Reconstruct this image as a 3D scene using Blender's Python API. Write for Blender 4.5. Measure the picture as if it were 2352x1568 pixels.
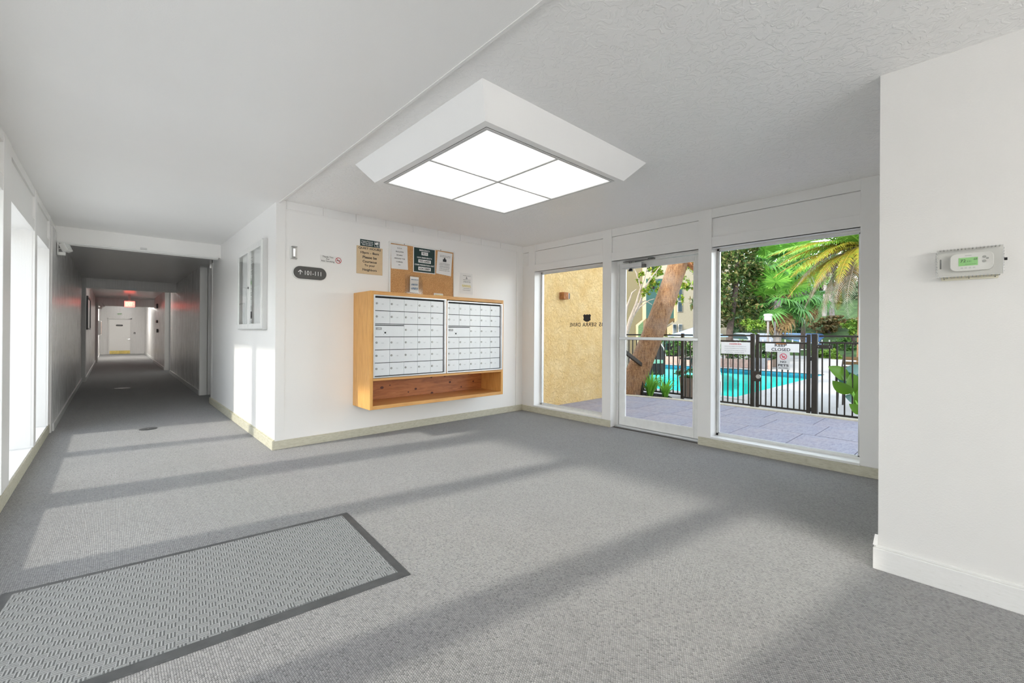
import bpy, bmesh, math, random
import numpy as np
from mathutils import Vector, Matrix, Euler
R = math.radians
PI = math.pi
for o in list(bpy.data.objects):
    bpy.data.objects.remove(o)
S = bpy.context.scene
C = S.collection

# ---------------------------------------------------------------- camera, world, sun, exposure
CAM = Vector((0.0, 0.0, 1.16))
FPX, CXP, CYP = 993.379, 1176.0, 762.1735
vR = Vector((0.73433646, -0.67875509, 0.00644142))
vU = Vector((-0.00596713, 0.00303408, 0.99997759))
vF = Vector((0.67875943, 0.73435844, 0.00182219))
cd = bpy.data.cameras.new('camera'); cam = bpy.data.objects.new('camera', cd); C.objects.link(cam)
mw = Matrix((vR, vU, -vF)).transposed().to_4x4(); mw.translation = CAM
cam.matrix_world = mw
cd.sensor_width = 36.0; cd.sensor_fit = 'HORIZONTAL'
cd.lens = FPX / 2352 * 36.0
cd.shift_y = (CYP - 784.0) / 2352
cd.clip_start = 0.02; cd.clip_end = 400
S.camera = cam

SUN_AZ, SUN_EL = R(171), R(27)          # azimuth measured from +X towards +Y
wd = bpy.data.worlds.new('sky'); S.world = wd; wd.use_nodes = True
wt = wd.node_tree; wt.nodes.clear()
sky = wt.nodes.new('ShaderNodeTexSky'); sky.sky_type = 'NISHITA'; sky.sun_disc = False
sky.sun_elevation = SUN_EL; sky.sun_rotation = R(90) - SUN_AZ; sky.air_density = 1.0; sky.dust_density = 0.3; sky.ozone_density = 1.0
hs = wt.nodes.new('ShaderNodeHueSaturation'); hs.inputs['Saturation'].default_value = 0.36
bg = wt.nodes.new('ShaderNodeBackground'); bg.inputs['Strength'].default_value = 0.55
wo = wt.nodes.new('ShaderNodeOutputWorld')
wt.links.new(sky.outputs[0], hs.inputs['Color']); wt.links.new(hs.outputs[0], bg.inputs[0]); wt.links.new(bg.outputs[0], wo.inputs[0])
sl = bpy.data.lights.new('sun', 'SUN'); sl.energy = 2.7; sl.angle = R(2.6); sl.color = (1, .95, .86)
so = bpy.data.objects.new('sun', sl); C.objects.link(so)
sd = Vector((math.cos(SUN_EL) * math.cos(SUN_AZ), math.cos(SUN_EL) * math.sin(SUN_AZ), math.sin(SUN_EL)))
so.rotation_euler = sd.to_track_quat('Z', 'Y').to_euler(); so.location = (0, 0, 30)
LAMP_PANEL = 1.3        # ceiling fixture in view
FILL_BACK = 34.0        # globe lamps added unseen at the back to fill the lobby
FILL_HALL = 60.0  # lamps added behind the headers to brighten the hallway
S.view_settings.view_transform = 'Standard'; S.view_settings.look = 'None'
S.view_settings.gamma = 1.0; S.view_settings.use_curve_mapping = False
S.view_settings.exposure = 0.68
S.cycles.max_bounces = 12; S.cycles.diffuse_bounces = 8; S.cycles.glossy_bounces = 4
S.cycles.transmission_bounces = 6; S.cycles.transparent_max_bounces = 16
S.cycles.sample_clamp_indirect = 6.0; S.cycles.use_denoising = True


def at(u, v, d):                        # the place seen at photo pixel (u, v), d metres deep
    return CAM + (vF + vR * ((u - CXP) / FPX) - vU * ((v - CYP) / FPX)) * d


def atz(u, v, z):
    r = vF + vR * ((u - CXP) / FPX) - vU * ((v - CYP) / FPX)
    return CAM + r * ((z - CAM.z) / r.z)


def atx(u, v, x):
    r = vF + vR * ((u - CXP) / FPX) - vU * ((v - CYP) / FPX)
    return CAM + r * ((x - CAM.x) / r.x)


# ---------------------------------------------------------------- materials
MATS = {}


class NT:
    def __init__(s, name):
        s.m = bpy.data.materials.new(name); s.m.use_nodes = True
        s.t = s.m.node_tree; s.b = s.t.nodes['Principled BSDF']; s.out = s.t.nodes['Material Output']
        MATS[name] = s.m

    def n(s, typ, ins=None, **kw):
        nd = s.t.nodes.new('ShaderNode' + typ)
        for k, v in kw.items():
            setattr(nd, k, v)
        for k, v in (ins or {}).items():
            s.set(nd.inputs[k], v)
        return nd

    def set(s, sock, v):
        if hasattr(v, 'is_output'):
            s.t.links.new(v, sock)
        elif isinstance(v, bpy.types.Node):
            s.t.links.new(v.outputs[0], sock)
        else:
            sock.default_value = v

    def math(s, op, a, b=None, c=None):
        nd = s.t.nodes.new('ShaderNodeMath'); nd.operation = op
        s.set(nd.inputs[0], a)
        if b is not None: s.set(nd.inputs[1], b)
        if c is not None: s.set(nd.inputs[2], c)
        return nd.outputs[0]

    def coord(s, which='Object'):
        return s.n('TexCoord').outputs[which]

    def mapping(s, vec, scale=(1, 1, 1), rot=(0, 0, 0), loc=(0, 0, 0)):
        return s.n('Mapping', {'Vector': vec, 'Scale': scale, 'Rotation': rot, 'Location': loc}).outputs[0]

    def noise(s, vec, scale, detail=4, rough=.5, dist=0):
        return s.n('TexNoise', {'Vector': vec, 'Scale': scale, 'Detail': detail, 'Roughness': rough, 'Distortion': dist}).outputs[0]

    def ramp(s, fac, stops):
        nd = s.n('ValToRGB', {'Fac': fac}); e = nd.color_ramp.elements
        while len(e) < len(stops): e.new(.5)
        for el, (p, c) in zip(e, stops):
            el.position = p; el.color = (c[0], c[1], c[2], 1) if hasattr(c, '__len__') else (c, c, c, 1)
        return nd.outputs[0]

    def mix(s, fac, a, b, blend='MIX'):
        nd = s.n('Mix', data_type='RGBA', blend_type=blend)
        s.set(nd.inputs[0], fac)
        for sock, v in ((nd.inputs[6], a), (nd.inputs[7], b)):
            s.set(sock, (v[0], v[1], v[2], 1) if isinstance(v, tuple) and len(v) == 3 else v)
        return nd.outputs[2]

    def bump(s, h, strength=.3, dist=.01, normal=None):
        nd = s.n('Bump', {'Height': h, 'Strength': strength, 'Distance': dist})
        if normal is not None: s.set(nd.inputs['Normal'], normal)
        s.set(s.b.inputs['Normal'], nd.outputs[0]); return nd.outputs[0]

    def P(s, **kw):
        names = dict(col='Base Color', rough='Roughness', metal='Metallic', spec='Specular IOR Level', emi='Emission Color', es='Emission Strength',
                     coat='Coat Weight', coatr='Coat Roughness', sheen='Sheen Weight', trans='Transmission Weight', alpha='Alpha', ior='IOR', sss='Subsurface Weight')
        for k, v in kw.items():
            if isinstance(v, tuple) and len(v) == 3: v = (*v, 1)
            s.set(s.b.inputs[names[k]], v)
        return s.m


def plain(name, col, rough=.5, metal=0.0, spec=.5, var=0.06, scale=14, bump=0.0, bscale=60, **kw):
    t = NT(name); c = t.coord()
    nz = t.noise(c, scale, 5, .6)
    lo = tuple(max(0, x * (1 - var)) for x in col); hi = tuple(min(1, x * (1 + var)) for x in col)
    t.P(col=t.ramp(nz, [(.3, lo), (.7, hi)]), rough=rough, metal=metal, spec=spec, **kw)
    if bump: t.bump(t.noise(c, bscale, 3), bump, .004)
    return t.m


def wall_paint(name, col, rough, streak=.1, peel=.12):
    t = NT(name); c = t.coord()
    st = t.noise(t.mapping(c, (26, 26, .7)), 3, 4, .6)
    pe = t.noise(c, 150, 3, .6)
    big = t.noise(c, 1.3, 3, .5)
    dirt = t.noise(t.mapping(c, (3, 3, 1.2)), 5, 6, .75)
    base = t.ramp(big, [(.3, tuple(x * .985 for x in col)), (.7, col)])
    base = t.mix(t.ramp(dirt, [(.66, 0), (.8, .10)]), base, (.55, .52, .47))
    t.P(col=base, rough=t.ramp(st, [(.3, rough * .9), (.7, rough * 1.12)]), spec=.5)
    h = t.math('MULTIPLY_ADD', st, streak, t.math('MULTIPLY', pe, peel))
    t.bump(h, .35, .012)
    return t.m


wall_paint('wall_paint', (.875, .865, .845), .42)
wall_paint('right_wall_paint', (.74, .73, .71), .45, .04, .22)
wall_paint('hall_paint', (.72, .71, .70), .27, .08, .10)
wall_paint('trim_paint', (.86, .85, .83), .36, .10, .06)
wall_paint('smooth_ceiling_paint', (.93, .92, .905), .42, .03, .10)
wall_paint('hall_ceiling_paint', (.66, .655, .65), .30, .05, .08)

t = NT('textured_ceiling_paint'); c = t.coord()
d1 = t.n('TexNoise', {'Vector': c, 'Scale': 16, 'Detail': 3, 'Roughness': .55, 'Distortion': 1.6}).outputs[0]
d2 = t.noise(c, 70, 3, .6)
ks = t.ramp(d1, [(.46, 0), (.56, 1)])
t.P(col=(.93, .92, .905), rough=.34, spec=.5)
t.bump(t.math('MULTIPLY_ADD', d2, .35, ks), .34, .006)

t = NT('baseboard_paint'); c = t.coord()
w1 = t.noise(t.mapping(c, (2, 2, 9)), 9, 6, .7)
t.P(col=t.ramp(w1, [(.25, (.40, .37, .27)), (.5, (.56, .535, .42)), (.75, (.63, .61, .51))]), rough=.45)
t.bump(w1, .15, .004)

t = NT('white_baseboard_paint'); c = t.coord()
w1 = t.noise(t.mapping(c, (5, 5, 30)), 6, 7, .75)
t.P(col=t.ramp(w1, [(.27, (.36, .34, .31)), (.36, (.74, .735, .71)), (.7, (.79, .785, .77))]), rough=.4)
t.bump(w1, .12, .004)


def carpet(name, dark, mid, light):
    t = NT(name); c = t.coord()
    sx = t.n('SeparateXYZ', {'Vector': c}); X, Y = sx.outputs[0], sx.outputs[1]
    p = .0076
    u = t.math('DIVIDE', X, p); col_id = t.math('FLOOR', u)
    v = t.math('MULTIPLY_ADD', Y, 1 / .0088, t.math('MULTIPLY', t.math('MODULO', col_id, 2.0), .5))
    row_id = t.math('FLOOR', v)
    hx = t.math('ABSOLUTE', t.math('SINE', t.math('MULTIPLY', u, PI)))
    hy = t.math('ABSOLUTE', t.math('SINE', t.math('MULTIPLY', v, PI)))
    h = t.math('POWER', t.math('MULTIPLY', hx, hy), .55)
    cell = t.n('CombineXYZ', {'X': col_id, 'Y': row_id})
    rnd = t.n('TexWhiteNoise', {'Vector': cell}, noise_dimensions='2D').outputs[0]
    tone = t.ramp(rnd, [(.0, mid), (.6, light), (.9, mid), (1.0, tuple(x * .6 for x in mid))])
    wear = t.noise(t.mapping(c, (.8, .8, .8)), 2.2, 4, .55)
    tone = t.mix(t.ramp(wear, [(.35, 0), (.7, .22)]), tone, tuple(x * .72 for x in mid))
    colr = t.mix(t.ramp(h, [(.10, .12), (.55, 1)]), dark, tone)
    t.P(col=colr, rough=.9, spec=.25, sheen=.45)
    t.bump(h, .7, .004)
    return t.m


carpet('carpet_loop', (.040, .040, .040), (.19, .19, .187), (.315, .312, .305))

t = NT('mat_ribs'); c = t.coord()
sx = t.n('SeparateXYZ', {'Vector': c}); X, Y = sx.outputs[0], sx.outputs[1]
q = .033
cx_, cy_ = t.math('FLOOR', t.math('DIVIDE', X, q)), t.math('FLOOR', t.math('DIVIDE', Y, q))
par = t.math('PINGPONG', t.math('ADD', cx_, cy_), 1.0)
su = t.math('SINE', t.math('MULTIPLY', X, 2 * PI / (q / 3)))
sv = t.math('SINE', t.math('MULTIPLY', Y, 2 * PI / (q / 3)))
hh = t.math('ADD', t.math('MULTIPLY', su, par), t.math('MULTIPLY', sv, t.math('SUBTRACT', 1.0, par)))
hh = t.math('MULTIPLY_ADD', hh, .5, .5)
nz = t.noise(c, 420, 2, .7)
colr = t.mix(t.ramp(hh, [(.02, .25), (.30, 1)]), (.085, .09, .092), t.ramp(nz, [(.3, (.175, .183, .185)), (.7, (.30, .312, .312))]))
lint = t.noise(t.mapping(c, (1, 2.2, 1), loc=(.17, 0, 0)), 5.5, 4, .6)
colr = t.mix(t.ramp(lint, [(.66, 0), (.78, .28)]), colr, (.45, .45, .45))
t.P(col=colr, rough=.95, spec=.1, sheen=.2)
t.bump(t.math('MULTIPLY_ADD', nz, .25, hh), .75, .006)
plain('mat_rubber', (.065, .068, .07), .55, var=.2, bump=.1)

t = NT('fir_wood'); c = t.coord()
g = t.noise(t.mapping(c, (9, 9, .9)), 5, 6, .6, .6)
g2 = t.noise(t.mapping(c, (60, 60, 1.3)), 6, 3, .6)
colr = t.ramp(g, [(.25, (.58, .27, .065)), (.5, (.74, .385, .105)), (.78, (.82, .49, .17))])
colr = t.mix(t.ramp(g2, [(.45, 0), (.62, .30)]), colr, (.50, .215, .05))
t.P(col=colr, rough=.42, coat=.12, coatr=.3)
t.bump(g2, .08, .003)


def pine(name, sc):
    t = NT(name); c = t.coord()
    g = t.noise(t.mapping(c, sc), 4, 6, .6, 1.0)
    colr = t.ramp(g, [(.25, (.22, .065, .018)), (.5, (.40, .14, .04)), (.75, (.52, .215, .07))])
    t.P(col=colr, rough=.4, coat=.12, coatr=.3)
    return t.m


pine('pine_back', (1.0, 9, 9))
plain('pine_knot', (.075, .018, .010), .5, var=.3)
t = NT('fir_wood_rail'); c = t.coord()
g = t.noise(t.mapping(c, (.9, 9, 9)), 5, 6, .6, .6)
colr = t.ramp(g, [(.25, (.54, .25, .07)), (.5, (.68, .35, .11)), (.78, (.76, .44, .16))])
t.P(col=colr, rough=.42, coat=.12, coatr=.3)

plain('aluminum', (.70, .71, .72), .32, metal=.85, var=.04)
plain('white_aluminum', (.80, .80, .78), .35, var=.04)
plain('mailbox_door_white', (.74, .755, .77), .34, metal=.15, var=.025, scale=6)
plain('lock_metal', (.22, .22, .22), .35, metal=.8)
plain('lock_core', (.55, .54, .50), .3, metal=.9)
plain('black_gap', (.006, .006, .007), .6)
plain('dark_steel', (.035, .028, .022), .45, metal=.3, var=.2, bump=.1)
plain('black_plastic', (.012, .012, .013), .4)
plain('white_plastic', (.80, .795, .77), .35, var=.02)
plain('cream_plastic', (.66, .63, .50), .4, var=.03)
plain('grey_plastic', (.42, .42, .41), .4)
plain('paper', (.80, .80, .79), .75, var=.03, scale=5)
plain('ink', (.03, .03, .032), .7)
plain('ink_grey', (.30, .30, .31), .7)
plain('ink_red', (.50, .03, .045), .7)
plain('ink_pink', (.62, .10, .15), .7)
plain('ink_blue', (.14, .25, .42), .7)
plain('ink_yellow', (.70, .58, .10), .7)
plain('ink_green', (.18, .40, .16), .7)
plain('ink_white', (.86, .86, .85), .6)
plain('dark_green_sign', (.008, .035, .033), .35)
plain('tan_sign', (.66, .50, .31), .42, var=.04)
plain('grey_sign', (.075, .073, .068), .45)
t = NT('cork'); c = t.coord()
n1 = t.noise(c, 90, 5, .7); n2 = t.noise(c, 9, 3, .5)
colr = t.mix(t.ramp(n1, [(.3, .9), (.6, 0)]), t.ramp(n2, [(.3, (.60, .33, .135)), (.7, (.68, .40, .18))]), (.33, .15, .05))
t.P(col=colr, rough=.85); t.bump(n1, .3, .004)
plain('brass', (.62, .48, .16), .3, metal=.8, var=.25)
plain('chrome', (.75, .75, .76), .15, metal=1)
plain('light_grey_paint', (.62, .62, .61), .45, var=.03)


def glassy(name, tint, base=.02, rough=.0, edge=.75):
    t = NT(name); t.t.nodes.remove(t.b)
    tr = t.n('BsdfTransparent', {'Color': (*tint, 1)}); gl = t.n('BsdfGlossy', {'Color': (1, 1, 1, 1), 'Roughness': rough})
    fc = t.n('LayerWeight', {'Blend': .5}).outputs['Facing']
    fr = t.math('MULTIPLY_ADD', t.math('POWER', fc, 5.0), edge, base)
    mx = t.n('MixShader', {0: fr, 1: tr, 2: gl}); t.t.links.new(mx.outputs[0], t.out.inputs[0])
    return t.m


glassy('window_glass', (.985, .99, .988), .0015, 0, .5)
glassy('tinted_glass', (.86, .865, .86), .015, 0, .5)
glassy('clear_plastic', (.965, .965, .96), .02, .08, .4)
t = NT('pool_water'); t.t.nodes.remove(t.b); c = t.coord()
wv = t.noise(c, 3.5, 3, .5, .8)
bp = t.n('Bump', {'Height': wv, 'Strength': .12, 'Distance': .05})
tr = t.n('BsdfTransparent', {'Color': (.42, .93, .90, 1)}); gl = t.n('BsdfGlossy', {'Roughness': .03, 'Normal': bp.outputs[0]})
fc = t.n('LayerWeight', {'Blend': .5}).outputs['Facing']
fr = t.math('MULTIPLY_ADD', t.math('POWER', fc, 5.0), .35, .02)
mx = t.n('MixShader', {0: fr, 1: tr, 2: gl}); t.t.links.new(mx.outputs[0], t.out.inputs[0])


def emitter(name, col, strength):
    t = NT(name); t.P(col=(.8, .8, .8), emi=col, es=strength); return t.m


def diffuser(name, strength):
    t = NT(name); c = t.coord()
    sx = t.n('SeparateXYZ', {'Vector': c}); X = sx.outputs[0]
    ph = t.math('ABSOLUTE', t.math('SINE', t.math('MULTIPLY', t.math('DIVIDE', X, .61), PI)))
    tube = t.math('POWER', ph, 5.0)
    pr = t.n('TexVoronoi', {'Vector': c, 'Scale': 95}).outputs[0]
    lo = t.math('MULTIPLY_ADD', pr, -.12, .54)
    e = t.math('MULTIPLY', t.math('MULTIPLY_ADD', tube, .55, lo), strength)
    t.P(col=(.75, .75, .74), rough=.3, emi=(1, .985, .96), es=e)
    t.bump(pr, .2, .003)
    return t.m


diffuser('light_diffuser', LAMP_PANEL)
emitter('globe_fill', (1, .975, .94), FILL_BACK)
emitter('hall_fill', (1, .97, .92), FILL_HALL * .35)
emitter('hall_fill_end', (1, .97, .92), FILL_HALL * 3)
emitter('exit_red', (1, .085, .07), 3.6)
emitter('exit_letters', (1, .36, .22), 2.4)
t = NT('lcd_green'); c = t.coord(); t.P(col=(.16, .32, .13), rough=.25, emi=(.22, .48, .16), es=.35)

# outdoors
t = NT('slate_tile'); c = t.coord()
n1 = t.noise(t.mapping(c, (3, 11, 3)), 3.2, 7, .68, .8); n2 = t.noise(c, 2.0, 3, .5)
rnd = t.n('ObjectInfo').outputs['Random']
colr = t.ramp(n1, [(.3, (.215, .215, .295)), (.5, (.325, .32, .405)), (.72, (.42, .405, .46))])
colr = t.mix(t.ramp(n2, [(.4, 0), (.68, .45)]), colr, (.44, .36, .37))
colr = t.mix(t.math('MULTIPLY', rnd, .15), colr, (.25, .25, .28))
t.P(col=colr, rough=.62); t.bump(n1, .4, .008)
plain('tile_grout', (.13, .125, .125), .9)
plain('curb_stone', (.60, .55, .44), .7, var=.15, bump=.2)
t = NT('pool_deck_concrete'); c = t.coord()
n1 = t.noise(c, 40, 5, .7); n2 = t.noise(c, 1.2, 4, .6)
t.P(col=t.ramp(n2, [(.3, (.40, .385, .37)), (.7, (.47, .455, .435))]), rough=.8); t.bump(n1, .25, .004)
t = NT('yellow_stucco'); c = t.coord()
n1 = t.n('TexNoise', {'Vector': c, 'Scale': 17, 'Detail': 5, 'Roughness': .6, 'Distortion': .7}).outputs[0]
n2 = t.noise(c, 4, 4, .6); n3 = t.noise(c, 45, 4, .65, .4)
colr = t.ramp(n2, [(.3, (.70, .465, .185)), (.7, (.78, .57, .28))])
colr = t.mix(t.ramp(n3, [(.29, .75), (.38, 0)]), colr, (.27, .13, .04))
t.P(col=colr, rough=.85)
nb = t.n('Bump', {'Height': n3, 'Strength': .5, 'Distance': .012}).outputs[0]
t.bump(t.ramp(n1, [(.42, 0), (.6, 1)]), .75, .014, nb)
plain('garden_soil', (.035, .022, .016), .95, var=.4, scale=30, bump=.8, bscale=30)
t = NT('palm_bark'); c = t.coord()
w = t.n('TexWave', {'Vector': c, 'Scale': 7.0, 'Distortion': 14.0, 'Detail': 4, 'Detail Scale': 2.2, 'Detail Roughness': .7}, bands_direction='Z').outputs[0]
n1 = t.noise(t.mapping(c, (16, 16, 3.5), rot=(.3, -.3, 0)), 2.4, 7, .72, .6)
n2 = t.noise(c, 2.3, 4, .6)
n3 = t.noise(c, 22, 5, .7)
colr = t.ramp(n1, [(.32, (.10, .045, .018)), (.47, (.27, .135, .06)), (.62, (.40, .23, .11)), (.75, (.44, .29, .17))])
colr = t.mix(t.ramp(w, [(.1, .28), (.4, 0)]), colr, (.12, .06, .03))
colr = t.mix(t.ramp(n2, [(.45, 0), (.7, .45)]), colr, (.27, .22, .18))
t.P(col=colr, rough=.9); t.bump(t.math('ADD', t.math('MULTIPLY', w, .35), t.math('MULTIPLY_ADD', n3, .5, n1)), .6, .02)
plain('bark_dark', (.075, .055, .045), .9, var=.4, scale=12, bump=.5, bscale=25)
plain('bark_pale', (.24, .22, .21), .85, var=.3, scale=9, bump=.3, bscale=25)
plain('bark_twig', (.33, .27, .22), .8, var=.25, scale=20)
plain('husk', (.36, .15, .055), .85, var=.35, scale=20, bump=.4)


def leafmat(name, cols, rough=.5, transl=.35, gain=None):
    t = NT(name)
    r = t.n('NewGeometry').outputs['Random Per Island']
    gain = gain or (1.25 if name.startswith(('fan', 'frond', 'paradise', 'blade')) else .62)
    cols = [tuple(min(1, x * gain) for x in q_) for q_ in cols]
    k = len(cols) - 1
    colr = t.ramp(r, [(i / k, cc) for i, cc in enumerate(cols)])
    t.P(col=colr, rough=rough, spec=.35)
    tl = t.n('BsdfTranslucent', {'Color': colr})
    mx = t.n('MixShader', {0: transl * .5, 1: t.b.outputs[0], 2: tl.outputs[0]}); t.t.links.new(mx.outputs[0], t.out.inputs[0])
    return t.m


leafmat('leaf_magnolia', [(.045, .11, .025), (.09, .19, .04), (.16, .26, .06), (.30, .33, .12), (.36, .27, .09)])
leafmat('leaf_green', [(.05, .15, .03), (.10, .26, .05), (.19, .38, .07), (.28, .44, .10)])
leafmat('leaf_bright', [(.14, .34, .04), (.26, .48, .06), (.42, .56, .09)])
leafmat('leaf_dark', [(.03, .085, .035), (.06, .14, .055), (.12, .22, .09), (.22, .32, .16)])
leafmat('leaf_grey', [(.13, .21, .12), (.24, .34, .20), (.36, .44, .28), (.42, .38, .24)])
leafmat('leaf_rust', [(.16, .19, .06), (.30, .24, .10), (.38, .20, .08), (.20, .28, .10)])
leafmat('leaf_crape', [(.16, .34, .03), (.26, .46, .05), (.44, .52, .07), (.55, .40, .06)], gain=.75)
leafmat('fan_green', [(.09, .25, .035), (.15, .36, .05), (.24, .46, .08)], .4)
leafmat('fan_dark', [(.05, .15, .035), (.09, .22, .05)], .4)
leafmat('fan_dry', [(.36, .22, .08), (.52, .38, .18), (.22, .10, .04)], .7, .2, .75)
leafmat('frond_green', [(.12, .29, .04), (.20, .40, .06), (.30, .48, .10)], .4)
leafmat('frond_yellow', [(.30, .30, .03), (.42, .29, .035), (.22, .30, .035)], .5, .3, .85)
leafmat('frond_dry', [(.36, .28, .21), (.46, .38, .31), (.34, .20, .09)], .8, .2, .55)
leafmat('frond_pale', [(.22, .30, .16), (.34, .40, .27), (.16, .25, .10)], .6, .3, .6)
leafmat('paradise_leaf', [(.11, .27, .02), (.17, .36, .03)], .32, .3, .75)
leafmat('paradise_leaf_shade', [(.07, .20, .16), (.10, .25, .20)], .3, .2, .8)  # same leaf; shade and reflected sky blue are put into its colour
leafmat('blade_leaf', [(.10, .30, .035), (.18, .44, .05), (.28, .55, .09)], .4)
leafmat('petal', [(.75, .12, .16), (.85, .35, .36), (.9, .6, .55)], .6)
plain('pool_plaster', (.16, .62, .58), .6, var=.05, scale=3)
plain('pool_plaster_pale', (.48, .80, .77), .6, var=.05, scale=3)
plain('pool_tile_blue', (.02, .16, .24), .2, var=.3, scale=20)
plain('planter_brick', (.40, .27, .22), .85, var=.2, scale=12, bump=.3)
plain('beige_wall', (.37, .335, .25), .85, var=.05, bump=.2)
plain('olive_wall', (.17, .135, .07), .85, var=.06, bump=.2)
plain('cream_trim', (.46, .38, .22), .7)
plain('teal_panel', (.03, .095, .085), .6)
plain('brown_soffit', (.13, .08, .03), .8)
plain('window_pane_dark', (.05, .08, .10), .08, spec=.8)
plain('umbrella_blue', (.36, .52, .82), .8, var=.04)
plain('bbq_cover', (.016, .014, .014), .7, bump=.4, bscale=12)
plain('cushion_green', (.20, .42, .30), .8)
plain('car_blue', (.10, .20, .40), .3, coat=.5)
plain('car_silver', (.45, .47, .50), .3, coat=.5)
plain('tyre', (.012, .012, .012), .8)
plain('grey_pot', (.13, .14, .16), .55, var=.1)
plain('terracotta_pot', (.30, .22, .17), .7)
plain('hill_grass', (.05, .10, .025), .95, var=.4, scale=3, bump=.5, bscale=8)
plain('stone_wall', (.36, .34, .31), .9, var=.3, scale=10, bump=.5)
plain('pale_concrete', (.88, .87, .85), .8, var=.06, scale=3)
plain('path_concrete', (.55, .53, .50), .8, var=.08, scale=3)


# ---------------------------------------------------------------- mesh building
class MB:
    def __init__(s): s.v = []; s.f = []; s.sm = []

    def add(s, vs, fs, smooth=False):
        o = len(s.v); s.v += [tuple(p) for p in vs]; s.f += [tuple(i + o for i in f) for f in fs]; s.sm += [smooth] * len(fs); return s

    def box(s, x0, y0, z0, x1, y1, z1):
        x0, x1 = min(x0, x1), max(x0, x1); y0, y1 = min(y0, y1), max(y0, y1); z0, z1 = min(z0, z1), max(z0, z1)
        return s.add([(x0, y0, z0), (x1, y0, z0), (x1, y1, z0), (x0, y1, z0), (x0, y0, z1), (x1, y0, z1), (x1, y1, z1), (x0, y1, z1)],
                     [(0, 3, 2, 1), (4, 5, 6, 7), (0, 1, 5, 4), (1, 2, 6, 5), (2, 3, 7, 6), (3, 0, 4, 7)])

    def obox(s, c, ax, ay, az):           # oriented box: centre and three half-axis vectors
        c, ax, ay, az = Vector(c), Vector(ax), Vector(ay), Vector(az)
        p = [c + ax * i + ay * j + az * k for k in (-1, 1) for i, j in ((-1, -1), (1, -1), (1, 1), (-1, 1))]
        fs = [(0, 3, 2, 1), (4, 5, 6, 7), (0, 1, 5, 4), (1, 2, 6, 5), (2, 3, 7, 6), (3, 0, 4, 7)]
        if ax.cross(ay).dot(az) < 0: fs = [f[::-1] for f in fs]
        return s.add(p, fs)

    def quad(s, a, b, c, d): return s.add([a, b, c, d], [(0, 1, 2, 3)])

    def prism(s, poly, d):                # polygon of 3-D points extruded along vector d
        n = len(poly); d = Vector(d); p = [Vector(q) for q in poly]; q = [a + d for a in p]
        nrm = Vector((0, 0, 0))
        for i in range(n): nrm += p[i].cross(p[(i + 1) % n])
        fs = [tuple(range(n))[::-1], tuple(range(n, 2 * n))] + [(i, (i + 1) % n, n + (i + 1) % n, n + i) for i in range(n)]
        if nrm.dot(d) < 0: fs = [f[::-1] for f in fs]
        return s.add(p + q, fs)

    def tube(s, pts, r, n=10, cap=True):
        pts = [Vector(p) for p in pts]; rs = r if hasattr(r, '__len__') else [r] * len(pts)
        vs = []; k = len(pts); prev = None
        for i, p in enumerate(pts):
            d = (pts[min(i + 1, k - 1)] - pts[max(i - 1, 0)]).normalized()
            if prev is None:
                a = d.orthogonal().normalized()
            else:
                a = prev - d * prev.dot(d)
                a = a.normalized() if a.length > 1e-6 else d.orthogonal().normalized()
            prev = a; b = d.cross(a)
            for j in range(n):
                th = 2 * PI * j / n
                vs.append(p + (a * math.cos(th) + b * math.sin(th)) * rs[i])
        fs = [(i * n + j, i * n + (j + 1) % n, (i + 1) * n + (j + 1) % n, (i + 1) * n + j) for i in range(k - 1) for j in range(n)]
        s.add(vs, fs, True)
        if cap:
            o = len(s.v) - len(vs)
            s.f += [tuple(o + j for j in range(n))[::-1], tuple(o + (k - 1) * n + j for j in range(n))]; s.sm += [False, False]
        return s

    def cyl(s, a, b, r, n=16): return s.tube([a, b], r, n)

    def lathe(s, prof, c, n=20):          # prof: (radius, height) rows around the vertical axis at c
        c = Vector(c); vs = [c + Vector((r * math.cos(2 * PI * j / n), r * math.sin(2 * PI * j / n), z)) for r, z in prof for j in range(n)]
        k = len(prof)
        fs = [(i * n + j, i * n + (j + 1) % n, (i + 1) * n + (j + 1) % n, (i + 1) * n + j) for i in range(k - 1) for j in range(n)]
        s.add(vs, fs, True); o = len(s.v) - len(vs)
        s.f += [tuple(o + j for j in range(n))[::-1], tuple(o + (k - 1) * n + j for j in range(n))]; s.sm += [False, False]
        return s


def wloc(o):
    p = Vector((0, 0, 0))
    while o is not None:
        p += o.location; o = o.parent
    return p


def obj(name, mb, mat, parent=None, bevel=0.0, seg=2, loc=None, smooth=False):
    off = wloc(parent) if parent is not None else Vector((0, 0, 0))
    l = Vector(loc) if loc is not None else off     # where the mesh origin sits in the world
    me = bpy.data.meshes.new(name)
    me.from_pydata([(p[0] - l.x, p[1] - l.y, p[2] - l.z) for p in mb.v], [], mb.f)
    me.polygons.foreach_set('use_smooth', [bool(x) or smooth for x in mb.sm])
    if any(mb.sm) or smooth:
        try: me.set_sharp_from_angle(angle=R(45))
        except Exception: pass
    me.materials.append(MATS[mat] if isinstance(mat, str) else mat); me.update()
    o = bpy.data.objects.new(name, me); C.objects.link(o)
    if parent is not None: o.parent = parent
    o.location = l - off
    if bevel:
        b = o.modifiers.new('edge', 'BEVEL'); b.width = bevel; b.segments = seg; b.limit_method = 'ANGLE'; b.angle_limit = R(40)
    return o


def tag(o, label, cat, group=None):
    o['label'] = label; o['category'] = cat
    if group: o['group'] = group
    return o


def thing(name, label, cat, loc, group=None):
    o = bpy.data.objects.new(name, None); C.objects.link(o); o.location = loc; o.empty_display_size = .1
    return tag(o, label, cat, group)


def struct(name, mb, mat, parent=None, bevel=0, label=None):
    o = obj(name, mb, mat, parent, bevel)
    if parent is None: o['kind'] = 'structure'
    if label: o['label'] = label
    return o


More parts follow.
